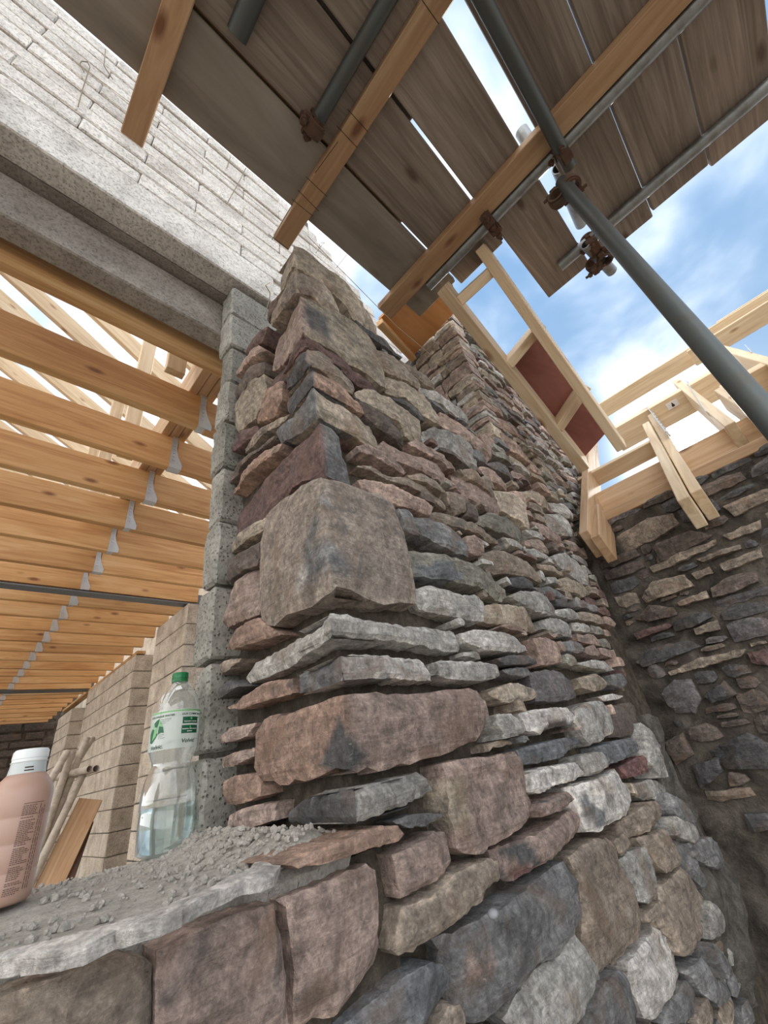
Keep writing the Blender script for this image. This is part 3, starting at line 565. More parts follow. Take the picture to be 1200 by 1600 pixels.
# under the opening: backing below the sill and stones' joint
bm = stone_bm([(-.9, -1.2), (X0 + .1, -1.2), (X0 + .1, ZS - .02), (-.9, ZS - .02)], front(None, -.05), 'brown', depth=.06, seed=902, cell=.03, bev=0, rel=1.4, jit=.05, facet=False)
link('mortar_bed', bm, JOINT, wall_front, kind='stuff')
bm = bmesh.new(); add_box(bm, (-1.2, Y0 + .10, ZF), (X0 + .14, 1.1, ZS - .03)); link('sill_core', bm, MORTAR, wall_front)
# sill: mortar screed with a thin slab bedded on its front edge
bm = stone_bm([(-.9, .588), (X0 + .03, .588), (X0 + .03, 1.1), (-.9, 1.1)], lambda u, v, h: Vector((u, v, ZS - .006 - h * .8 + (.030 * max(0, 1 - abs(u - .44) / .09) * min(1, max(0, (v - .60) / .05)) if h < .02 else 0))), 'lgrey', depth=.03, seed=903, cell=.014, bev=.008, rel=.9, jit=.05, facet=False)
link('sill_bed', bm, DUST, wall_front, kind='stuff')
slab = [tuple(at(*p, 2, ZS)[:2]) for p in ((-40, 1522), (20, 1512), (50, 1510), (90, 1503), (130, 1492), (175, 1472), (215, 1464), (280, 1440), (325, 1415), (380, 1388), (432, 1370), (440, 1362), (400, 1358))]
slab = slab + [(x, y + .045 + .012 * math.sin(x * 23)) for x, y in slab[-3:-13:-2]]
bm = stone_bm(slab, lambda u, v, h: Vector((u, v, ZS + .008 - h)), 'white', depth=.012, seed=904, cell=.016, bev=.002, rel=.45, facet=False, inset=.03)
link('sill_slab', bm, STONE, wall_front, label='thin pale grey slab bedded on the sill')
# corner of the two walls: thrown mortar and rubble
rub = [((w := at(*p, 1, Y0))[0], w[2]) for p in ((1000, 1115), (1020, 1118), (1062, 1160), (1100, 1240), (1150, 1330), (1195, 1420), (1230, 1500), (1235, 1660), (1165, 1660), (1140, 1560), (1115, 1480), (1100, 1400), (1083, 1330), (1060, 1270), (1040, 1210), (1012, 1150))]
rub = [(min(x, X1 - .01), z) for x, z in rub]
bm = stone_bm(rub, front(None, .015), 'lgrey', depth=.1, seed=905, cell=.018, bev=.02, rel=2.8, jit=.3)
link('corner_rubble', bm, MORTAR, wall_front, kind='stuff')
# ------------------------------------------------------------------ end wall (older rubble, mortar smeared over much of it)
def endp(po): return lambda u, v, h: Vector((X1 - po + h, -u, v))
et = []
for c, outl in ENDWALL:
    seed += 1; po = rng.uniform(0, .02); uv = [(-(w := at(*p, 0, X1))[1], w[2]) for p in pts(outl)]
    link('stone', stone_bm(uv, endp(po), c, depth=.08, seed=seed, cell=.016, rel=1.3), STONE, wall_end); et.append(np.array(uv))
ex, ez = np.arange(-.56, .75, cs), np.arange(-1.0, .9, cs)
gp = np.stack(np.meshgrid(ex, ez, indexing='ij'), -1).reshape(-1, 2); fe = np.ones(len(gp), bool)
for T in et: fe &= ~(pip(T, gp) | (edge_dist(T, gp) < .01))
n1 = np.array([noise.noise((p[0] * 3.1, p[1] * 3.1, 5.5)) for p in gp]); fe &= ~((n1 > .0) & (gp[:, 1] < .12 - .3 * (gp[:, 0] < -.2)))
fe = fe.reshape(len(ex), len(ez)); fl = []
courses(fe, ex, ez, -.95, .84, .04, .09, .1, .3, .8, fl); courses(fe, ex, ez, -.95, .84, .02, .035, .06, .16, .8, fl)
for q in fl:
    seed += 1; po = rng.uniform(-.008, .012)
    link('stone', stone_bm(q, endp(po), rng.choice(['brown', 'dbrown', 'dgrey', 'slatey', 'dbrown', 'dbrown', 'dgrey']), depth=.08, seed=seed, cell=.026, bev=.012), STONE, wall_end)
bm = stone_bm([(-1.2, ZF), (1.6, ZF), (1.6, .84), (-1.2, .84)], endp(-.026), 'brown', depth=.25, seed=907, cell=.03, bev=0, rel=1.2, jit=.1, facet=False)
link('mortar_bed', bm, OLDMORTAR, wall_end, kind='stuff')
# loose mortar crumbs on the sill and ledges
bm = bmesh.new(); R = random.Random(5)
for i in range(1900):
    if i < 1200: x, y = R.uniform(.0, .43), R.choice([R.uniform(.6, 1.08), R.gauss(.99, .05)]); y = min(max(y, .58), 1.09)
    else: x, y = R.gauss(.40, .05), R.uniform(.60, 1.05); x = min(x, .47)
    if (x - .379) ** 2 + (y - 1.055) ** 2 < .053 ** 2 or (x < .17 and y > .84): continue
    r = R.choice([.0015, .002, .0025, .003, .004, .006]) * R.uniform(.7, 1.2)
    z = ZS - .004 + max(0, .03 * (1 - abs(x - .43) / .08)) * (1 if y > .62 else 0)
    vs = bmesh.ops.create_icosphere(bm, subdivisions=1, radius=r)['verts']; o = Vector((x, y, z)); k = R.uniform(.6, 1)
    for v in vs: v.co = Vector((v.co.x * R.uniform(.7, 1.2), v.co.y * R.uniform(.7, 1.2), v.co.z * k)) + o
link('mortar_crumbs', bm, DUST, None, kind='stuff', label='loose grey mortar crumbs scattered over the window sill', cat='mortar crumbs')
p = at(770, 1428, 1, Y0 - .005); bm = bmesh.new(); bmesh.ops.create_icosphere(bm, subdivisions=2, radius=.0085); [setattr(v, 'co', Vector((v.co.x * 1.1, v.co.y, v.co.z * .8)) + V(p)) for v in bm.verts]; smooth(bm)
PEB = mat('pebble', m_plain((150, 152, 156), .7)); link('pebble', bm, PEB, None, label='small round pale grey pebble on a ledge of the stone wall', cat='pebble')

# ------------------------------------------------------------------ inner block leaf over the opening, lintels, block jamb
bmesh_cache = {}
def block_mesh(l, h, w, var, m, bev=.006):
    key = (round(l, 3), round(h, 3), round(w, 3), var, m.name)
    if key not in bmesh_cache:
        bm = bmesh.new(); add_box(bm, (0, 0, 0), (l, w, h), bev=bev); R = random.Random(hash(key) & 255)
        for v in bm.verts: v.co += Vector([R.uniform(-.0022, .0022) for _ in range(3)])
        me = bpy.data.meshes.new('block'); bm.to_mesh(me); bm.free(); me.materials.append(m); bmesh_cache[key] = me
    return bmesh_cache[key]
wall_left = empty('wall_left', (0, 1.0, 1.89), kind='structure')
LB = 2.105
RW = random.Random(3); rake = lambda z: 1.318 + (z - 2.624) * (.929 - 1.318) / (2.982 - 2.624)
for k in range(10):
    z = LB + k * .1; x = -1.75 + (.22 if k % 2 else 0)
    while x < rake(z + .05):
        l = min(.437, rake(z + .05) - x)
        if l > .06:
            b = link('block', block_mesh(l, .091, .1, RW.randrange(4), BLOCK), None, wall_left); b.location = (x, 1.0 + RW.uniform(-.004, .004), z)
        x += .44
bm = bmesh.new(); add_box(bm, (-1.75, 1.012, LB), (.9, 1.09, 3.1)); link('mortar_core', bm, MORTAR, wall_left)
t = empty('concrete_lintel', (0, 1.0, 1.89), label='pale concrete lintel carrying the block courses over the opening', cat='lintel')
bm = bmesh.new(); add_box(bm, (-1.8, .996, 1.89), (.62, 1.1, 2.098), bev=.006); link('lintel_body', bm, BLOCK, t)
t = empty('concrete_lintel', (0, 1.13, 1.65), label='darker concrete lintel set lower, just before the first joist', cat='lintel')
bm = bmesh.new(); add_box(bm, (-1.8, 1.135, 1.655), (.80, 1.225, 1.87), bev=.006); link('lintel_body', bm, CONCRETE, t)
bm = bmesh.new(); add_box(bm, (-1.8, 1.10, 1.885), (.62, 1.24, 1.90)); link('cavity_tray', bm, CONCRETE, wall_left)
jamb = empty('wall_jamb', (X0, 1.0, 0), kind='structure')
RJ = random.Random(9)
for k in range(10):
    z = ZS - .04 + k * .2; off = RJ.uniform(-.006, .008); hgt = .19
    for xx, l in ((X0 - .01 + off, .40), (X0 + .42, .44)):
        bm = bmesh.new(); add_box(bm, (xx, 1.015 + RJ.uniform(-.006, .006), z), (xx + l, 1.105 + RJ.uniform(-.008, .008), min(z + hgt, 1.885)), bev=.008)
        bmesh.ops.subdivide_edges(bm, edges=bm.edges[:], cuts=3, use_grid_fill=True)
        for v in bm.verts: v.co += Vector(noise.noise_vector(v.co * 26)) * .006
        link('block', bm, BLOCKGREY, jamb)
bm = bmesh.new(); add_box(bm, (X0 + .012, 1.028, ZS - .05), (1.3, 1.095, 1.87)); link('mortar_core', bm, MORTAR, jamb)
# inner leaf seen above the pier, stepped down the rake
for k in range(6):
    z = 1.9 + k * .1; x1 = rake(z + .1) + .05
    b = link('block', block_mesh(max(.2, x1 - .62), .094, .1, k % 3, BLOCK), None, jamb); b.location = (.62, 1.012, z)
# ------------------------------------------------------------------ joists, hangers, trimmer
ORD = 'first second third fourth fifth sixth seventh eighth ninth tenth eleventh twelfth thirteenth fourteenth fifteenth sixteenth seventeenth eighteenth nineteenth twentieth'.split() + ['twenty-' + w for w in 'first second third fourth fifth sixth seventh'.split()]
hb = bmesh.new()
add_box(hb, (-.012, -.026, -.112), (.055, .026, -.1095)); add_box(hb, (-.012, -.0262, -.112), (.02, -.0235, .12)); add_box(hb, (-.012, .0235, -.112), (.02, .0262, .12))
vs = [hb.verts.new(p) for p in ((.02, -.0262, -.112), (.055, -.0262, -.112), (.058, -.0262, -.08), (.03, -.0262, -.02), (.02, -.0262, .03))]; hb.faces.new(vs)
vs = [hb.verts.new(p) for p in ((.02, .0262, -.112), (.055, .0262, -.112), (.058, .0262, -.08), (.03, .0262, -.02), (.02, .0262, .03))]; hb.faces.new(vs)
for i in range(7): add_box(hb, (-.001, -.0282, -.06 + i * .026), (.012, -.0255, -.046 + i * .026))
hme = bpy.data.meshes.new('joist_hanger'); hb.to_mesh(hme); hb.free(); hme.materials.append(BRIGHT)
RJ = random.Random(21)
for k in range(26):
    y = 1.285 + .4 * k; x1 = .575 if k else .75
    o = timber('ceiling_joist', (-4.2 - .25 * k, y, 1.71), (x1, y, 1.71), .045, .22, PINE, None, label='long orange pine joist left of the hangers, %s from the lintel' % ORD[k], cat='joist', group='ceiling joists left of the hangers')
    if k:
        h = link('joist_hanger', hme, None, o); h.location = (.575, y, 1.71); h['label'] = 'bright galvanised joist hanger'
        dz = RJ.uniform(-.012, .004)
        timber('ceiling_joist', (.60, y + .002, 1.71 + dz), (1.56 if y > 4 else 1.9, y + .002, 1.71 + dz), .045, .22, PINE, None, label='short orange pine joist right of the hangers, %s from the lintel' % ORD[k], cat='joist', group='short joists right of the hangers')
t = empty('trimmer_beam', (.57, 1.1, 1.95), label='laminated dark timber beam crossing above the ceiling joists', cat='beam')
for i in range(3): timber('beam_ply', (.525 + .047 * i, 1.35, 1.94), (.525 + .047 * i, 9.5, 1.94), .045, .20, ROUGHSAWN, t)
for i in range(9):
    y = 1.6 + i * .8
    timber('roof_post', (.40, y, 1.83), (.40, y, 3.4), .09, .045, PINEPALE, None, up=(0, 1, 0), label='pale post rising from the trimmer beam, %s from the lintel' % ORD[i], cat='post', group='posts above the trimmer beam')
t = empty('steel_beam', (0, 4.11, 1.6), label='grey steel beam under the joists meeting the nearer block pier', cat='beam')
bm = bmesh.new(); add_box(bm, (-5, 4.06, 1.575), (1.62, 4.17, 1.587)); add_box(bm, (-5, 4.11, 1.587), (1.62, 4.12, 1.7)); link('steel_section', bm, GREYSTEEL, t)
t = empty('steel_beam', (0, 8.2, 1.6), label='grey steel beam under the joists, far one at the left edge', cat='beam')
bm = bmesh.new(); add_box(bm, (-7, 8.13, 1.575), (1.62, 8.27, 1.587)); add_box(bm, (-7, 8.19, 1.587), (1.62, 8.2, 1.7)); link('steel_section', bm, GREYSTEEL, t)
# rafters of the roof beyond, descending to the right
D2 = Vector((.885, .12, -.45)).normalized()
for k in range(20):
    y = 1.55 + .42 * k; c = Vector((0, y, 3.95 + .03 * k))
    timber('roof_rafter', c - D2 * 4.5, c + D2 * 3.4, .045, .19, PINEPALE, None, label='pale pine rafter above the joists, %s from the white block wall' % ORD[k], cat='rafter', group='rafters above the ceiling joists')
for i, s in enumerate((-2.8, -1.0)):
    c = D2 * s; timber('roof_purlin', (c.x, 1.2, 3.83 + c.z), (c.x, 10, 3.83 + c.z + .6), .06, .12, PINEPALE, None, label='long pine purlin under the rafters, %s' % ('upper one' if i == 0 else 'lower one'), cat='purlin')
# ------------------------------------------------------------------ block piers of the room beyond
bm = bmesh.new(); add_box(bm, (2.0, 4.0, ZF), (2.1, 11.6, 2.3)); sw = link('wall_side', bm, BLOCKWARM, None, kind='structure')
def pier(name, x, y0, y1, zt, wid, label):
    t = empty(name, (x, y0, ZF), label=label, cat='block pier'); R = random.Random(int(y0 * 10))
    bm = bmesh.new(); add_box(bm, (x + .006, y0 + .006, ZF), (x + wid, y1, zt - .004)); link('mortar_core', bm, MORTAR, t)
    k = 0; z = zt - .2
    while z > ZF - .2:
        y = y0 - (.22 if k % 2 else 0)
        while y < y1:
            a, b = max(y, y0), min(y + .432, y1)
            if b - a > .05:
                o = link('block', block_mesh(b - a, .192, .05, R.randrange(3), BLOCKWARM), None, t); o.location = (x, a, z); o.rotation_euler = (0, 0, math.pi / 2); o.location = (x + .05 - R.uniform(0, .004), a, z)
            y += .44
        o = link('block', block_mesh(wid - .006, .192, .05, R.randrange(3), BLOCKWARM), None, t); o.location = (x + .003, y0 - R.uniform(0, .004), z)
        z -= .2; k += 1
    return t
pier('block_pier', 1.54, 5.86, 8.06, 1.55, .26, 'long pale block wall end in the far room with pipes leaning by it')
pier('block_pier', 1.45, 4.02, 4.85, 1.57, .36, 'nearer pale block pier under the steel beam, behind the water bottle')
pier('block_pier', 1.52, 8.9, 9.9, 1.45, .3, 'farthest low block pier at the end of the far room')
for i in range(7):
    y = 5.95 + i * .36; tube('anchor_bolt', (1.58, y, 1.53), (1.58, y, 1.615), .007, GALV, None, seg=8, label='small anchor bolt on the far block wall plate, %s from its near end' % ORD[i], cat='bolt', group='anchor bolts on the far wall plate')
timber('wall_plate', (1.60, 5.85, 1.572), (1.60, 9.9, 1.572), .1, .04, PINE, None, label='thin timber plate along the top of the far block wall', cat='wall plate')
far = empty('wall_back', (0, 11.5, 0), kind='structure')
bm = bmesh.new(); add_box(bm, (-6, 11.5, ZF), (4, 11.8, 2.6)); link('wall_core', bm, OLDMORTAR, far)
R = random.Random(8)
z = .2
while z < 2.5:
    h = R.uniform(.12, .22); x = -1.2
    while x < 1.6:
        l = R.uniform(.25, .6); b = link('stone', block_mesh(round(l - .03, 1), round(h - .02, 2), .08, R.randrange(2), STONE, .02), None, far); b.location = (x, 11.45, z); x += l
    z += h
for me in {m for k, m in bmesh_cache.items() if k[4] == 'rubble_stone'}:
    a = me.attributes.new('Col', 'FLOAT_COLOR', 'POINT'); c = [*lin(PAL['dbrown']), 1] * len(me.vertices); a.data.foreach_set('color', c)
# scaffold tubes and boards leaning against the far block wall
zoom5 = lambda x, y, Y: V(at(x * .375, 850 + y * .375, 1, Y))
for i, (a, b, Y) in enumerate((((385, 808), (185, 1110), 5.70), ((362, 808), (150, 1335), 5.62), ((300, 868), (140, 1340), 5.55), ((278, 868), (200, 1005), 5.5), ((345, 962), (130, 1408), 5.45))):
    p, q = zoom5(*a, Y), zoom5(*b, Y - .25); d = (q - p).normalized(); q = p + d * ((p.z - ZF - .03) / -d.z)
    tube('scaffold_tube', p, q, .032, OLDGALV, None, wall=.004, label='pale steel tube leaning on the far block wall, %s from the right at top' % ORD[i], cat='scaffold tube', group='tubes leaning on the far block wall')
tube('scaffold_tube', zoom5(205, 978, 5.75), zoom5(373, 938, 5.3), .032, OLDGALV, None, wall=.005, label='short tube lying level across the leaning tubes, left open end', cat='scaffold tube')
tube('scaffold_tube', zoom5(290, 968, 5.75), zoom5(400, 936, 5.3), .032, OLDGALV, None, wall=.005, label='short tube lying level across the leaning tubes, right open end', cat='scaffold tube')
for nm, a, b, w, m, lb in (('plank', (378, 1065), (225, 1385), .2, BEARER, 'wide tan plank leaning beside the tubes in the far room'), ('plank', (372, 1160), (300, 1365), .07, RUST, 'narrow dark plank leaning beside the wide tan plank')):
    p, q = zoom5(*a, 5.4), zoom5(*b, 5.2); d = (q - p).normalized(); q = p + d * ((p.z - ZF - .02) / -d.z)
    timber(nm, p, q, .03, w, m, None, up=(1, -.25, 0), label=lb, cat='plank')
# ------------------------------------------------------------------ scaffold over the pier: boards, bearers, tubes, couplers
ZB = 1.9
for i, (a, b, xe, m, lb) in enumerate((
    (.377, .612, 1.24, BOARDGREY, 'cement-stained scaffold board nearest the block wall'), (.125, .366, 1.275, BOARD, 'scaffold board between the two bearers, second from the block wall'),
    (-.108, .113, 1.71, BOARD, 'scaffold board with white plaster smears, third from the block wall'), (-.396, -.178, 1.735, BOARD, 'scaffold board under the wide sky gap, fourth from the block wall'),
    (-.623, -.403, 1.71, BOARD, 'reddish scaffold board, fifth from the block wall'), (-.856, -.631, 1.73, BOARD, 'scaffold board with a dark red stain, outermost at the right'))):
    t = timber('scaffold_board', (-1.9, (a + b) / 2, ZB + .019), (xe, (a + b) / 2, ZB + .019), b - a, .038, m, None, bev=.004, label=lb, cat='scaffold board')
for y, xe, lb in ((.372, .87, 'upper board lying over the gap by the block wall'), (.119, .66, 'upper board lying over the gap between second and third boards')):
    timber('scaffold_board', (-1.9, y, ZB + .058), (xe, y, ZB + .058), .225, .038, PINE if y > .2 else BOARD, None, label=lb, cat='scaffold board')
BT, BB = ZB - .001, ZB - .039
for nm, xa, xb, y0, lb in (('timber_bearer', .250, .288, .745, 'pine bearer with pencil lines, above the corner of the stone pier'), ('timber_bearer', .545, .594, .70, 'long pine bearer alongside the scaffold tube in the middle'), ('timber_bearer', -.042, -.006, .775, 'short-looking pine bearer in front of the white block wall')):
    xa, xb = xa * BB, xb * BB
    t = timber('timber_bearer', ((xa + xb) / 2, y0, (BT + BB) / 2), ((xa + xb) / 2, -1.5, (BT + BB) / 2), xb - xa, .038, BEARER, None, label=lb, cat='timber bearer')
    if y0 == .745:
        bm = bmesh.new()
        for a, b in (((435, 455), (520, 550)), ((390, 525), (475, 615)), ((260, 735), (350, 820)), ((228, 792), (315, 880)), ((203, 830), (290, 900)), ((105, 975), (190, 1040)), ((205, 850), (120, 1000)), ((300, 720), (395, 590)), ((745, 0), (815, 100))):
            p, q = [V(at(380 + c[0] * .375, c[1] * .375, 2, BB - .0004)) for c in (a, b)]; d = (q - p).normalized(); n = Vector((-d.y, d.x, 0)) * .0011
            bm.faces.new([bm.verts.new(w) for w in (p - n, q - n, q + n, p + n)])
        link('pencil_line', bm, PENCIL, t, label='dark pencil setting-out lines')
ZT = ZB - .0245
SCT = 'scaffold tube'
tube('scaffold_tube', (1.135, .47, ZT), (1.135, -1.6, ZT), .0242, GALV, None, wall=.004, label='galvanised scaffold tube running beside the middle pine bearer', cat=SCT)
tube('scaffold_tube', (1.575, .0, ZT), (1.575, -1.6, ZT), .0242, GALV, None, wall=.004, label='galvanised scaffold tube under the board ends at the right', cat=SCT)
p, q = at(497, 186, 2, ZT), at(640, 0, 2, ZT); tube('scaffold_tube', V(p), (p[0] + .0, -1.2, ZT), .0242, DARKSTEEL, None, wall=.004, label='dark scaffold tube ending in a rusty coupler, left of the pencilled bearer', cat=SCT)
p = at(370, 55, 2, ZT); tube('scaffold_tube', V(p), (p[0], -1.0, ZT), .03, DARKSTEEL, None, wall=.004, label='dark paint-flaked scaffold tube end at the top left', cat=SCT)
ZL = ZT - .05
tube('scaffold_tube', (1.19, -.205, ZL), (-1.2, -.205, ZL), .0242, DARKSTEEL, None, wall=.004, label='dark scaffold ledger passing below the boards to the top edge', cat=SCT)
st0 = V(at(878, 285, 2, 1.77)); st1 = V(at(1174, 622, 2, .52)); dd = (st1 - st0).normalized()
tube('scaffold_tube', st0, st0 + dd * 3.32, .0242, DARKSTEEL, None, wall=.004, seg=28, label='dark steel scaffold standard slanting across the sky at the right', cat=SCT)
tube('scaffold_tube', V(at(915, 381, 2, ZL)), V(at(956, 424, 2, ZL)), .0242, GALV, None, wall=.005, label='short tube stub with an open end below the board ends', cat=SCT)
tube('scaffold_tube', V(at(872, 262, 2, 1.93)), V(at(908, 350, 2, 2.02)), .026, GALV, None, wall=.004, label='pale tube above the boards seen through the gap by the standard', cat=SCT)
tube('scaffold_tube', V(at(815, 205, 2, 2.02)), V(at(830, 228, 2, 1.95)), .026, GALV, None, wall=.004, label='pale tube end showing in the sky gap above the middle bearer', cat=SCT)
def coupler(p, d1, d2, lb):
    p = Vector(p); d1, d2 = Vector(d1).normalized(), Vector(d2).normalized(); n = d1.cross(d2).normalized()
    t = empty('scaffold_coupler', p, label=lb, cat='scaffold coupler')
    for s, d in ((1, d1), (-1, d2)):
        c = p + n * .025 * s; bm = bmesh.new(); M = frame(c - d * .022, c + d * .022)
        for x, r in ((0, .031), (.044, .031)): pass
        tube_bm(c - d * .022, c + d * .022, .0315, 20, .007, bm); tube_bm(c - d * .012, c + d * .012, .036, 20, .01, bm); smooth(bm, .7)
        link('clamp', bm, RUST, t)
        e = d.cross(n).normalized(); b0 = c + e * .042
        bm = tube_bm(b0 - n * .045, b0 + n * .045, .006, 10); tube_bm(b0 + n * .014, b0 + n * .03, .012, 6, bm=bm); tube_bm(b0 - n * .03, b0 - n * .018, .012, 6, bm=bm); smooth(bm, .6)
        link('clamp_bolt', bm, RUST, t)
        bm = bmesh.new(); add_box(bm, (-.02, -.011, -.013), (.02, .011, .013), bev=.003); o = link('clamp_flap', bm, RUST, t); o.matrix_parent_inverse = Matrix.Translation(-p); o.matrix_basis = frame(b0 - e * .006 - d * .0, b0 - e * .006 + d, n) @ Matrix.Translation((-.0, 0, 0))
    return t
coupler((1.135, -.205, ZT - .025), (0, 1, 0), (1, 0, 0), 'rusty coupler joining the ledger to the tube by the middle bearer')
coupler(st0 + dd * .05 + Vector((.01, .012, 0)), (1, 0, 0), dd, 'rusty coupler at the head of the slanting standard')
coupler((1.575, -.147, ZT - .025), (0, 1, 0), (1, 0, 0), 'dark coupler where the right tube meets the open stub')
coupler(V(at(934, 404, 2, ZL)) + Vector((0, 0, -.02)), (0, .3, -1), V(at(956, 424, 2, ZL)) - V(at(915, 381, 2, ZL)), 'dark coupler on the open end of the tube stub')
coupler(V(at(490, 196, 2, ZT - .02)), (0, 1, 0), (1, 0, 0), 'rusty coupler on the dark tube left of the pencilled bearer')
coupler((1.135, .115, ZT - .01), (0, 1, 0), (0, 1, .01), 'small rusty coupler on the tube beside the middle bearer')
# ------------------------------------------------------------------ gable ladder along the stone wall, and the far pier's soffit
def on_y(x, y, Y): return V(at(x, y, 1, Y))
lad = empty('gable_ladder', on_y(910, 725, .41), label='pale timber gable ladder sloping down the top of the stone wall', cat='roof frame')
ra, rb = on_y(705, 465, .41), on_y(912, 727, .41); sl = (rb - ra).normalized(); upn = Vector((0, 1, 0)).cross(sl); upn = upn if upn.z > 0 else -upn
qa, qb = on_y(765, 405, .2035), on_y(970, 697, .2035)
timber('rail', ra - sl * .06 + upn * .0, rb + upn * .0, .05, .12, PINEPALE, lad, up=upn); timber('rail', qa - sl * .06 + upn * .0, qb + upn * .0, .045, .12, PINEPALE, lad, up=upn)
def rail_pt(t, Y):
    if Y > .3: return ra + (rb - ra) * t
    return qa + (qb - qa) * t
ts = []
for (x, y), (x2, y2) in (((715, 470), (770, 435)), ((790, 575), (848, 540)), ((870, 683), (930, 655))):
    p = on_y(x, y, .41); tt = (p - ra).dot(sl); a = ra + sl * tt; b = qa + sl * ((on_y(x2, y2, .2035) - qa).dot(sl)); ts.append((a, b))
    timber('noggin', a + upn * .0, b + upn * .0, .045, .1, PINEPALE, lad, up=upn)
e1, e2 = ra + sl * ((rb - ra).length), qa + sl * ((qb - qa).length)
def panel(a0, b0, a1, b1, lb):
    bm = bmesh.new(); P = [v + upn * .062 for v in (a0, b0, b1, a1)]; vs = [bm.verts.new(p) for p in P] + [bm.verts.new(p + upn * .012) for p in P]
    for f in ((0, 1, 2, 3), (4, 5, 6, 7), (0, 1, 5, 4), (1, 2, 6, 5), (2, 3, 7, 6), (3, 0, 4, 7)): bm.faces.new([vs[i] for i in f])
    bmesh.ops.recalc_face_normals(bm, faces=bm.faces); link('panel', bm, PLY, lad, label=lb)
panel(ts[1][0] + sl * .03, ts[1][1] + sl * .03, ts[2][0], ts[2][1], 'red-brown sheet between two noggins'); panel(ts[2][0] + sl * .01, ts[2][1] + sl * .01, e1, e2, 'red-brown sheet at the foot of the ladder')
sof = [V(at(*p, 2, 2.0)) for p in ((592, 500), (645, 557), (720, 478), (690, 400))]
bm = bmesh.new(); vs = [bm.verts.new(p) for p in sof] + [bm.verts.new(p + Vector((0, 0, .02))) for p in sof]
for f in ((0, 1, 2, 3), (4, 5, 6, 7), (0, 1, 5, 4), (1, 2, 6, 5), (2, 3, 7, 6), (3, 0, 4, 7)): bm.faces.new([vs[i] for i in f])
bmesh.ops.recalc_face_normals(bm, faces=bm.faces)
t = empty('soffit_form', sof[0], label='orange plywood soffit beside the far stone pier with pale batten edge', cat='formwork'); link('plywood_sheet', bm, ORANGEPLY, t)
timber('edge_batten', sof[0] + Vector((0, .0, -.02)), sof[1] + Vector((0, 0, -.02)), .04, .04, PINE, t)
# ------------------------------------------------------------------ roof over the right wing: rafters rise away, tails hang in over the wall
AN = math.radians(44); DR = Vector((math.cos(AN), 0, math.sin(AN))); NR = Vector((-math.sin(AN), 0, math.cos(AN)))
XT = 1.9
def tail(x, y, X): return V(at(x, y, 0, X))
RAFT = [((911, 831), XT, 2.2, ROUGHSAWN, 'rafter tail wedged against the stone wall in the corner'), ((929, 838), XT, .36, ROUGHSAWN, 'short rafter tail sawn square, beside the one in the corner'), ((1067, 779), XT, 1.35, PINEPALE, 'longer rafter of the doubled pair at the middle of the right roof'),
        ((1087, 767), XT + .1, 1.55, PINEPALE, 'shorter rafter of the doubled pair at the middle of the right roof')]
sx = {}
for (x, y), X, Ln, m, lb in RAFT:
    p = tail(x, y, X); r = timber('roof_rafter', p - NR * .0735, p + DR * Ln - NR * .0735, .043, .147, m, None, up=NR, label=lb, cat='rafter'); sx[lb[:6]] = r
base = tail(1067, 779, XT)
def on_raft(x, y):
    """the point of the rafters' top plane behind a point of the photograph"""
    d = V(ray(x, y)); return d * (base.dot(NR) / d.dot(NR))
for (x, y), Ln, lb in (((1140, 662), 1.5, 'rafter behind the scaffold standard with a toothed steel strap'), ((1225, 570), 1.3, 'wide pale rafter at the right edge under the fascia'), ((1260, 690), 1.2, 'lower pale rafter at the right edge below the standard')):
    p = on_raft(x, y); timber('roof_rafter', p - NR * .0735, p + DR * Ln - NR * .0735, .045, .147, PINEPALE, None, up=NR, label=lb, cat='rafter')
def cross(nm, pa, pb, w, h, lb, cat='header', drop=.08, m=PINEPALE):
    a, b = on_raft(*pa), on_raft(*pb); m_ = (a + b) / 2; a = Vector((m_.x, a.y, m_.z)); b = Vector((m_.x, b.y, m_.z)); a.y += .02
    return timber(nm, a - NR * (h / 2 + .006), b - NR * (h / 2 + .006), w, h, m, None, up=NR, label=lb, cat=cat)
cross('ridge_header', (925, 630), (1085, 545), .045, .16, 'upper pale header board between the rafters of the right roof')
cross('ridge_header', (1075, 545), (1225, 455), .045, .16, 'upper pale header board continuing behind the standard')
hd = cross('trimmer', (955, 668), (1135, 566), .09, .19, 'doubled timber trimmer carrying the toothed straps')
cross('trimmer', (1130, 600), (1260, 530), .09, .19, 'doubled timber trimmer at the right edge')
cross('eaves_batten', (905, 745), (1015, 688), .045, .1, 'pale batten at the foot of the gable ladder')
for pa, pb, lb in (((1100, 512), (1230, 440), 'outer fascia board at the top right'), ((1120, 500), (1260, 415), 'second fascia board behind the outer one at top right')):
    cross('fascia_board', pa, pb, .03, .14, lb, 'fascia', .0)
# toothed straps on the rafters
def strap(pa, pb, lb):
    a, b = on_raft(*pa), on_raft(*pb); d = (b - a).normalized(); t = empty('steel_strap', a, label=lb, cat='steel strap'); bm = bmesh.new(); M = frame(a - NR * .01, b - NR * .01, (0, -1, .2)); Ln = (b - a).length
    add_box(bm, (0, -.02, 0), (Ln, .02, .003), M)
    for i in range(11): add_box(bm, (Ln * i / 11, .018, -.004), (Ln * i / 11 + Ln * .045, .034, .006), M)
    link('strap_plate', bm, BRIGHT, t)
strap((1008, 632), (1042, 676), 'bright toothed strap on the trimmer left of the sun'); strap((1070, 592), (1105, 645), 'bright toothed strap on the trimmer above the sun'); strap((1165, 540), (1176, 552), 'small bright bracket at the right edge')
hc = hd.matrix_basis @ Vector((.3, 0, 0)); rd = V(ray(1051, 632)); tp = rd * ((hc.dot(DR) - .0475) / rd.dot(DR))
TB = Matrix([[DR[i], (0, 1, 0)[i], NR[i], tp[i]] for i in range(3)] + [[0, 0, 0, 1]])
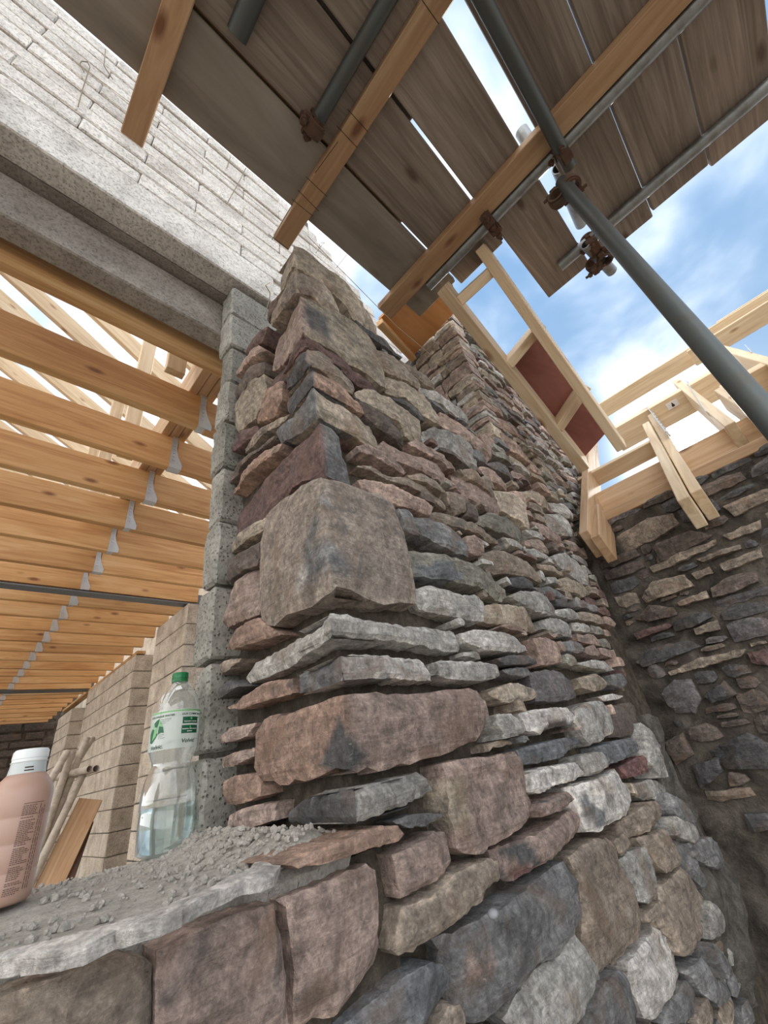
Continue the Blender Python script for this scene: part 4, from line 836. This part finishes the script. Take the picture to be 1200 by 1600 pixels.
bm = bmesh.new(); add_box(bm, (-.002, -.036, -.024), (.002, .036, .024)); o = link('white_tag', bm, mat('white_card', m_plain((226, 224, 220), .6)), None, label='small white tag with a dark mark fixed to the trimmer', cat='tag')
bm = bmesh.new(); vs = [bm.verts.new((-.003, y, z)) for y, z in ((-.008, -.016), (.008, -.016), (.009, -.004), (.004, .004), (.003, .016), (-.003, .015), (-.005, .003), (-.010, -.004))]; bm.faces.new(vs); k = link('dark_mark', bm, PENCIL); k.parent = o
o.matrix_basis = TB
# wall plate on the end wall
t = timber('wall_plate', (X1 + .25, .52, 1.035), (X1 + .25, -1.2, 1.055), .05, .15, ROUGHSAWN, None, label='broad weathered timber plate along the top of the right stone wall', cat='wall plate')
timber('wall_plate', (X1 + .04, .52, .872), (X1 + .04, -1.2, .885), .07, .05, ROUGHSAWN, None, label='thin packing timber under the broad wall plate', cat='wall plate')
# ------------------------------------------------------------------ ties and string lines
z1 = lambda x, y, Y: V(at(x * .375, y * .375, 1, Y))
for i, (pp, lb) in enumerate(((((325, 445), (345, 370), (375, 280), (365, 258), (340, 255), (333, 265), (350, 300)), 'long looped wall tie bent out of the white blocks, left one'), (((440, 205), (433, 275), (470, 330)), 'bent wall tie above the looped one, by the boards'), (((1025, 700), (990, 770), (945, 850)), 'wall tie on the white blocks left of the pencilled bearer'), (((960, 655), (945, 700)), 'short wall tie close under the scaffold board'))):
    wire('wall_tie', [z1(x, y, .985 - .0 * j) for j, (x, y) in enumerate(pp)], .0022, WIRE, None, label=lb, cat='wall tie')
cA = lambda x, y, Y: V(at(330 + x * .25, 370 + y * .25, 1, Y))
wire('wall_tie', [cA(x, y, .95) for x, y in ((335, 490), (365, 390), (368, 350), (340, 305), (368, 288))], .0022, WIRE, None, label='wire tie hooked beside the top of the near stone pier', cat='wall tie')
wire('wall_tie', [cA(x, y, .95) for x, y in ((655, 100), (690, 55), (710, 35), (680, 40), (672, 70))], .002, WIRE, None, label='small looped tie on the block leaf behind the pier top', cat='wall tie')
wire('wall_tie', [cA(x, y, .95) for x, y in ((785, 190), (845, 115))], .002, WIRE, None, label='straight tie end against the white sky behind the pier', cat='wall tie')
wire('string_line', [z1(310, 255, .97), z1(720, 560, .97), z1(1160, 925, .97)], .0013, STRING, None, label="thin mason's line stretched along the white block courses", cat='string line')
wire('string_line', [V(at(480, 368, 1, .52)), V(at(620, 510, 1, .52)), V(at(775, 640, 1, .52))], .0011, STRING, None, label="thin mason's line running from the pier top to the far pier", cat='string line')
# ------------------------------------------------------------------ bottles on the sill
def m_pet(t, b, N, L):
    out = [n for n in t.nodes if n.type == 'OUTPUT_MATERIAL'][0]
    tr = N('ShaderNodeBsdfTransparent'); tr.inputs[0].default_value = (.90, .94, .94, 1); gs = N('ShaderNodeBsdfGlossy'); gs.inputs['Roughness'].default_value = .06; gs.inputs[0].default_value = (1, 1, 1, 1)
    df = N('ShaderNodeBsdfTranslucent'); df.inputs[0].default_value = (.85, .9, .9, 1); m0 = N('ShaderNodeMixShader'); m0.inputs[0].default_value = .26; L(tr.outputs[0], m0.inputs[1]); L(df.outputs[0], m0.inputs[2])
    lw = N('ShaderNodeLayerWeight'); lw.inputs[0].default_value = .35; mr = N('ShaderNodeMapRange'); mr.inputs['To Min'].default_value = .05; mr.inputs['To Max'].default_value = .75; L(lw.outputs['Facing'], mr.inputs['Value'])
    m1 = N('ShaderNodeMixShader'); L(mr.outputs[0], m1.inputs[0]); L(m0.outputs[0], m1.inputs[1]); L(gs.outputs[0], m1.inputs[2]); L(m1.outputs[0], out.inputs[0]); t.nodes.remove(b)
PET = mat('clear_plastic', m_pet)
def m_water(t, b, N, L):
    b.inputs['Base Color'].default_value = (.80, .93, .94, 1); b.inputs['Transmission Weight'].default_value = 1; b.inputs['IOR'].default_value = 1.2; b.inputs['Roughness'].default_value = .05
WATER = mat('water', m_water)
GREEN = mat('green_plastic', m_plain((18, 110, 62), .35)); DGREEN = mat('dark_green_print', m_plain((16, 92, 60), .5)); LGREEN = mat('light_green_print', m_plain((120, 178, 120), .5)); PALEPRINT = mat('pale_green_print', m_plain((196, 216, 200), .5))
INK = mat('dark_ink', m_plain((24, 62, 46), .5)); WHITEINK = mat('white_ink', m_plain((236, 240, 236), .5)); BROWNINK = mat('brown_ink', m_plain((112, 84, 74), .6))
BX, BY, BR = .379, 1.055, .0435 * 1.12
prof = [(0, .036), (.006, .043), (.03, .0455), (.05, .0465), (.066, .0455), (.070, .0445), (.076, .046), (.10, .0455), (.122, .0435), (.142, .037), (.150, .034), (.157, .0352), (.17, .040), (.18, .0425), (.185, .0432), (.252, .0432), (.258, .0425), (.275, .038), (.295, .029), (.308, .019), (.313, .0145), (.327, .0138)]
prof = [(z, r * 1.12) for z, r in prof]
bot = empty('water_bottle', (BX, BY, ZS), label='clear plastic water bottle with a green cap on the window sill', cat='bottle')
lathe('bottle_body', prof, (BX, BY, ZS), PET, bot, 48, lambda a, z: .0012 * math.sin(3 * a + z * 60) * (1 if z < .13 else 0) + (.0008 * math.cos(8 * a) if .26 < z < .30 else 0))
lathe('water', [(z, r * 1.12) for z, r in ((.004, .0345), (.01, .0405), (.03, .043), (.05, .044), (.066, .043), (.076, .0432), (.078, .0432))], (BX, BY, ZS), WATER, bot, 48)
lathe('cap', [(z, r * 1.12) for z, r in ((.315, .0155), (.319, .0160), (.3195, .0150), (.322, .0150), (.3225, .0158), (.333, .0156), (.335, .0145))], (BX, BY, ZS), GREEN, bot, 40, lambda a, z: .0004 * math.cos(30 * a))
def cyl(o_x, z, r, X=None, Y=None, th0=None):
    th = th0 + o_x / r; return (X + r * math.cos(th), Y + r * math.sin(th), z)
TH = math.atan2(-BY, -BX)
lab = bmesh.new(); nseg = 40
for zz in ((.176, .2505),):
    ring = [[lab.verts.new(cyl((i / nseg - .5) * .16, z, BR + .0006, BX, BY, TH)) for i in range(nseg + 1)] for z in (ZS + zz[0], ZS + zz[1])]
    for i in range(nseg): lab.faces.new((ring[0][i], ring[0][i + 1], ring[1][i + 1], ring[1][i]))
def m_film(t, b, N, L):
    out = [n for n in t.nodes if n.type == 'OUTPUT_MATERIAL'][0]; tr = N('ShaderNodeBsdfTransparent'); b.inputs['Base Color'].default_value = (*lin((206, 220, 212)), 1); b.inputs['Roughness'].default_value = .4
    m1 = N('ShaderNodeMixShader'); m1.inputs[0].default_value = .55; L(tr.outputs[0], m1.inputs[1]); L(b.outputs[0], m1.inputs[2]); L(m1.outputs[0], out.inputs[0])
label_o = link('printed_label', lab, mat('label_film', m_film), bot, label='thin printed film label with green emblem and boxes')
def wrapped(me_or_polys, r, X, Y, th0, z0, name, m, parent):
    bm = bmesh.new()
    if isinstance(me_or_polys, bpy.types.Mesh): bm.from_mesh(me_or_polys); bpy.data.meshes.remove(me_or_polys)
    else:
        for P in me_or_polys: bm.faces.new([bm.verts.new((x, z, 0)) for x, z in P])
    xs = [v.co.x for v in bm.verts]; n = int((max(xs) - min(xs)) / .004)
    for i in range(1, n + 1):
        bmesh.ops.bisect_plane(bm, geom=bm.verts[:] + bm.edges[:] + bm.faces[:], plane_co=(min(xs) + i * .004, 0, 0), plane_no=(1, 0, 0), dist=1e-6)
    sx = 1.12 if X == BX else 1
    for v in bm.verts: v.co = Vector(cyl(v.co.x * sx, z0 + v.co.y, r, X, Y, th0))
    return link(name, bm, m, parent)
def text_mesh(s, size, x, z, shear=0, align='LEFT', bold=0):
    cu = bpy.data.curves.new('txt', 'FONT'); cu.body = s; cu.size = size; cu.align_x = align; cu.shear = shear; cu.resolution_u = 2; cu.offset = bold
    o = bpy.data.objects.new('txt', cu); COL.objects.link(o); dg = bpy.context.evaluated_depsgraph_get(); dg.update()
    me = bpy.data.meshes.new_from_object(o.evaluated_get(dg)); bpy.data.objects.remove(o); bpy.data.curves.remove(cu)
    me.transform(Matrix.Translation((x, z, 0))); me.materials.clear(); return me
def pr(s, size, x, z, m=INK, **k): return wrapped(text_mesh(s, size, x, z, **k), BR + .0016, BX, BY, TH, ZS, 'lettering', m, label_o)
rect = lambda x0, x1, z0, z1: [[(x0, z0), (x1, z0), (x1, z1), (x0, z1)]]
ell = lambda cx, cz, a, b, n=16: [(cx + a * math.cos(6.28319 * i / n), cz + b * math.sin(6.28319 * i / n)) for i in range(n)]
big = lambda P: [[(-.037 + (x + .038) * 1.25, .2125 + (z - .213) * 1.2) for x, z in q] for q in P]
wr = lambda P, nm, m, r=.0011: wrapped(big(P) if nm.startswith('emblem') else P, BR + r, BX, BY, TH, ZS, nm, m, label_o)
# left panel: emblem and name; right panel: two boxes and name
pr('OUR UNIQUE WATER', .0052, -.0545, .2385, shear=.15, bold=.00015); pr('OUR COMMITMENT', .0052, .010, .2385, bold=.00015)
wr([[(-.049, .197), (-.044, .195), (-.037, .203), (-.034, .208), (-.040, .216), (-.046, .219), (-.051, .211)], [(-.034, .208), (-.028, .210), (-.024, .209), (-.026, .219), (-.033, .221)], [(-.041, .221), (-.036, .219), (-.034, .226), (-.033, .233), (-.038, .231), (-.043, .227)]], 'emblem_dark', DGREEN)
wr([[(-.044, .199), (-.037, .206), (-.035, .219), (-.041, .219)], [(-.046, .219), (-.041, .220), (-.043, .227)], [(-.033, .221), (-.026, .219), (-.033, .232)]], 'emblem_light', LGREEN, .0013)
for i, (s, x, z) in enumerate((('Filtered through', -.028, .233), ('volcanic rock', -.028, .2295), ('for years', -.028, .226), ('Naturally', -.030, .204), ('filtered', -.030, .2008), ('for 5 years', -.030, .1976))): pr(s, .0030, x, z)
wr(rect(.012, .046, .2215, .2345) + rect(.011, .046, .2025, .218), 'green_box', DGREEN)
pr('This bottle is recyclable', .0029, .0145, .2245, WHITEINK, bold=.0001); pr('Bottled in a 100% renewable', .0027, .0125, .210, WHITEINK, bold=.0001); pr('packaging', .0029, .022, .2055, WHITEINK, bold=.0001)
wr([ell(.029, .231, .0022, .0022), ell(.028, .2145, .0014, .0022)], 'icon_light', LGREEN, .0013)
for x, z in ((-.047, .1795), (.012, .1850)): pr('Volvic.', .0105, x, z, shear=.22, bold=.0002)
pr('Natural mineral', .0026, .036, .1905); pr('water', .0026, .036, .1875)
wr(rect(-.055, .06, .2465, .2495), 'pale_band', LGREEN)
# chocolate-milk coloured drink bottle at the left edge of the picture
MR = .0405; mx_ = at(76, 1265, 1, .95)[0] - MR * .98; MX, MY = float(mx_), .95
MILK = mat('tan_drink_bottle', m_plain((178, 146, 130), .35)); CAPW = mat('white_cap', m_plain((222, 226, 226), .4))
mb = empty('drink_bottle', (MX, MY, ZS), label='tan drink bottle with a white screw cap at the left edge', cat='bottle')
ztop = float(at(42, 1172, 1, MY)[2] - ZS)
mp_ = [(0, .036), (.004, .0395), (.01, MR), (.035, MR), (.0365, MR - .0005), (.038, MR), (.068, MR), (.0695, MR - .0005), (.071, MR), (.10, MR), (.1015, MR - .0005), (.103, MR), (ztop - .062, MR), (ztop - .052, .038), (ztop - .042, .031), (ztop - .034, .0245)]
lathe('bottle_body', mp_, (MX, MY, ZS), MILK, mb, 48)
lathe('neck_sleeve', [(ztop - .035, .0245), (ztop - .024, .0232), (ztop - .018, .0228)], (MX, MY, ZS), mat('clear_sleeve', m_plain((188, 194, 194), .3)), mb, 40)
lathe('cap', [(ztop - .0185, .0235), (ztop - .017, .0242), (ztop - .0165, .0228), (ztop - .0135, .0228), (ztop - .013, .0236), (ztop - .003, .0232), (ztop, .021)], (MX, MY, ZS), CAPW, mb, 40)
TM = math.atan2(-MY, -MX)
rp = bmesh.new(); R = random.Random(4); polys = []
z = .012
while z < .115:
    w = R.uniform(.013, .021); x = .006
    while x < .006 + w:
        l = R.uniform(.0012, .004); polys += rect(x, min(x + l, .006 + w), z, z + .00115); x += l + .0007
    if R.random() < .1: z += .0015
    z += .0022
polys += rect(.006, .034, .1165, .1174)
for i in range(3):
    z = .015
    while z < .11:
        l = R.uniform(.002, .008); polys += rect(.029 + .0035 * i, .0302 + .0035 * i, z, z + l); z += l + .0012
wrapped(polys, MR + .0004, MX, MY, TM, ZS, 'ingredient_print', BROWNINK, mb)
wrapped(rect(-.004, .007, ztop - .027, ztop - .0255) + rect(-.004, .008, ztop - .031, ztop - .0296), .0248, MX, MY, TM, ZS, 'date_print', PENCIL, mb)
# ------------------------------------------------------------------ ground
bm = bmesh.new(); add_box(bm, (-40, -40, ZF - .2), (40, 40, ZF)); link('floor', bm, GROUND, None, kind='structure')
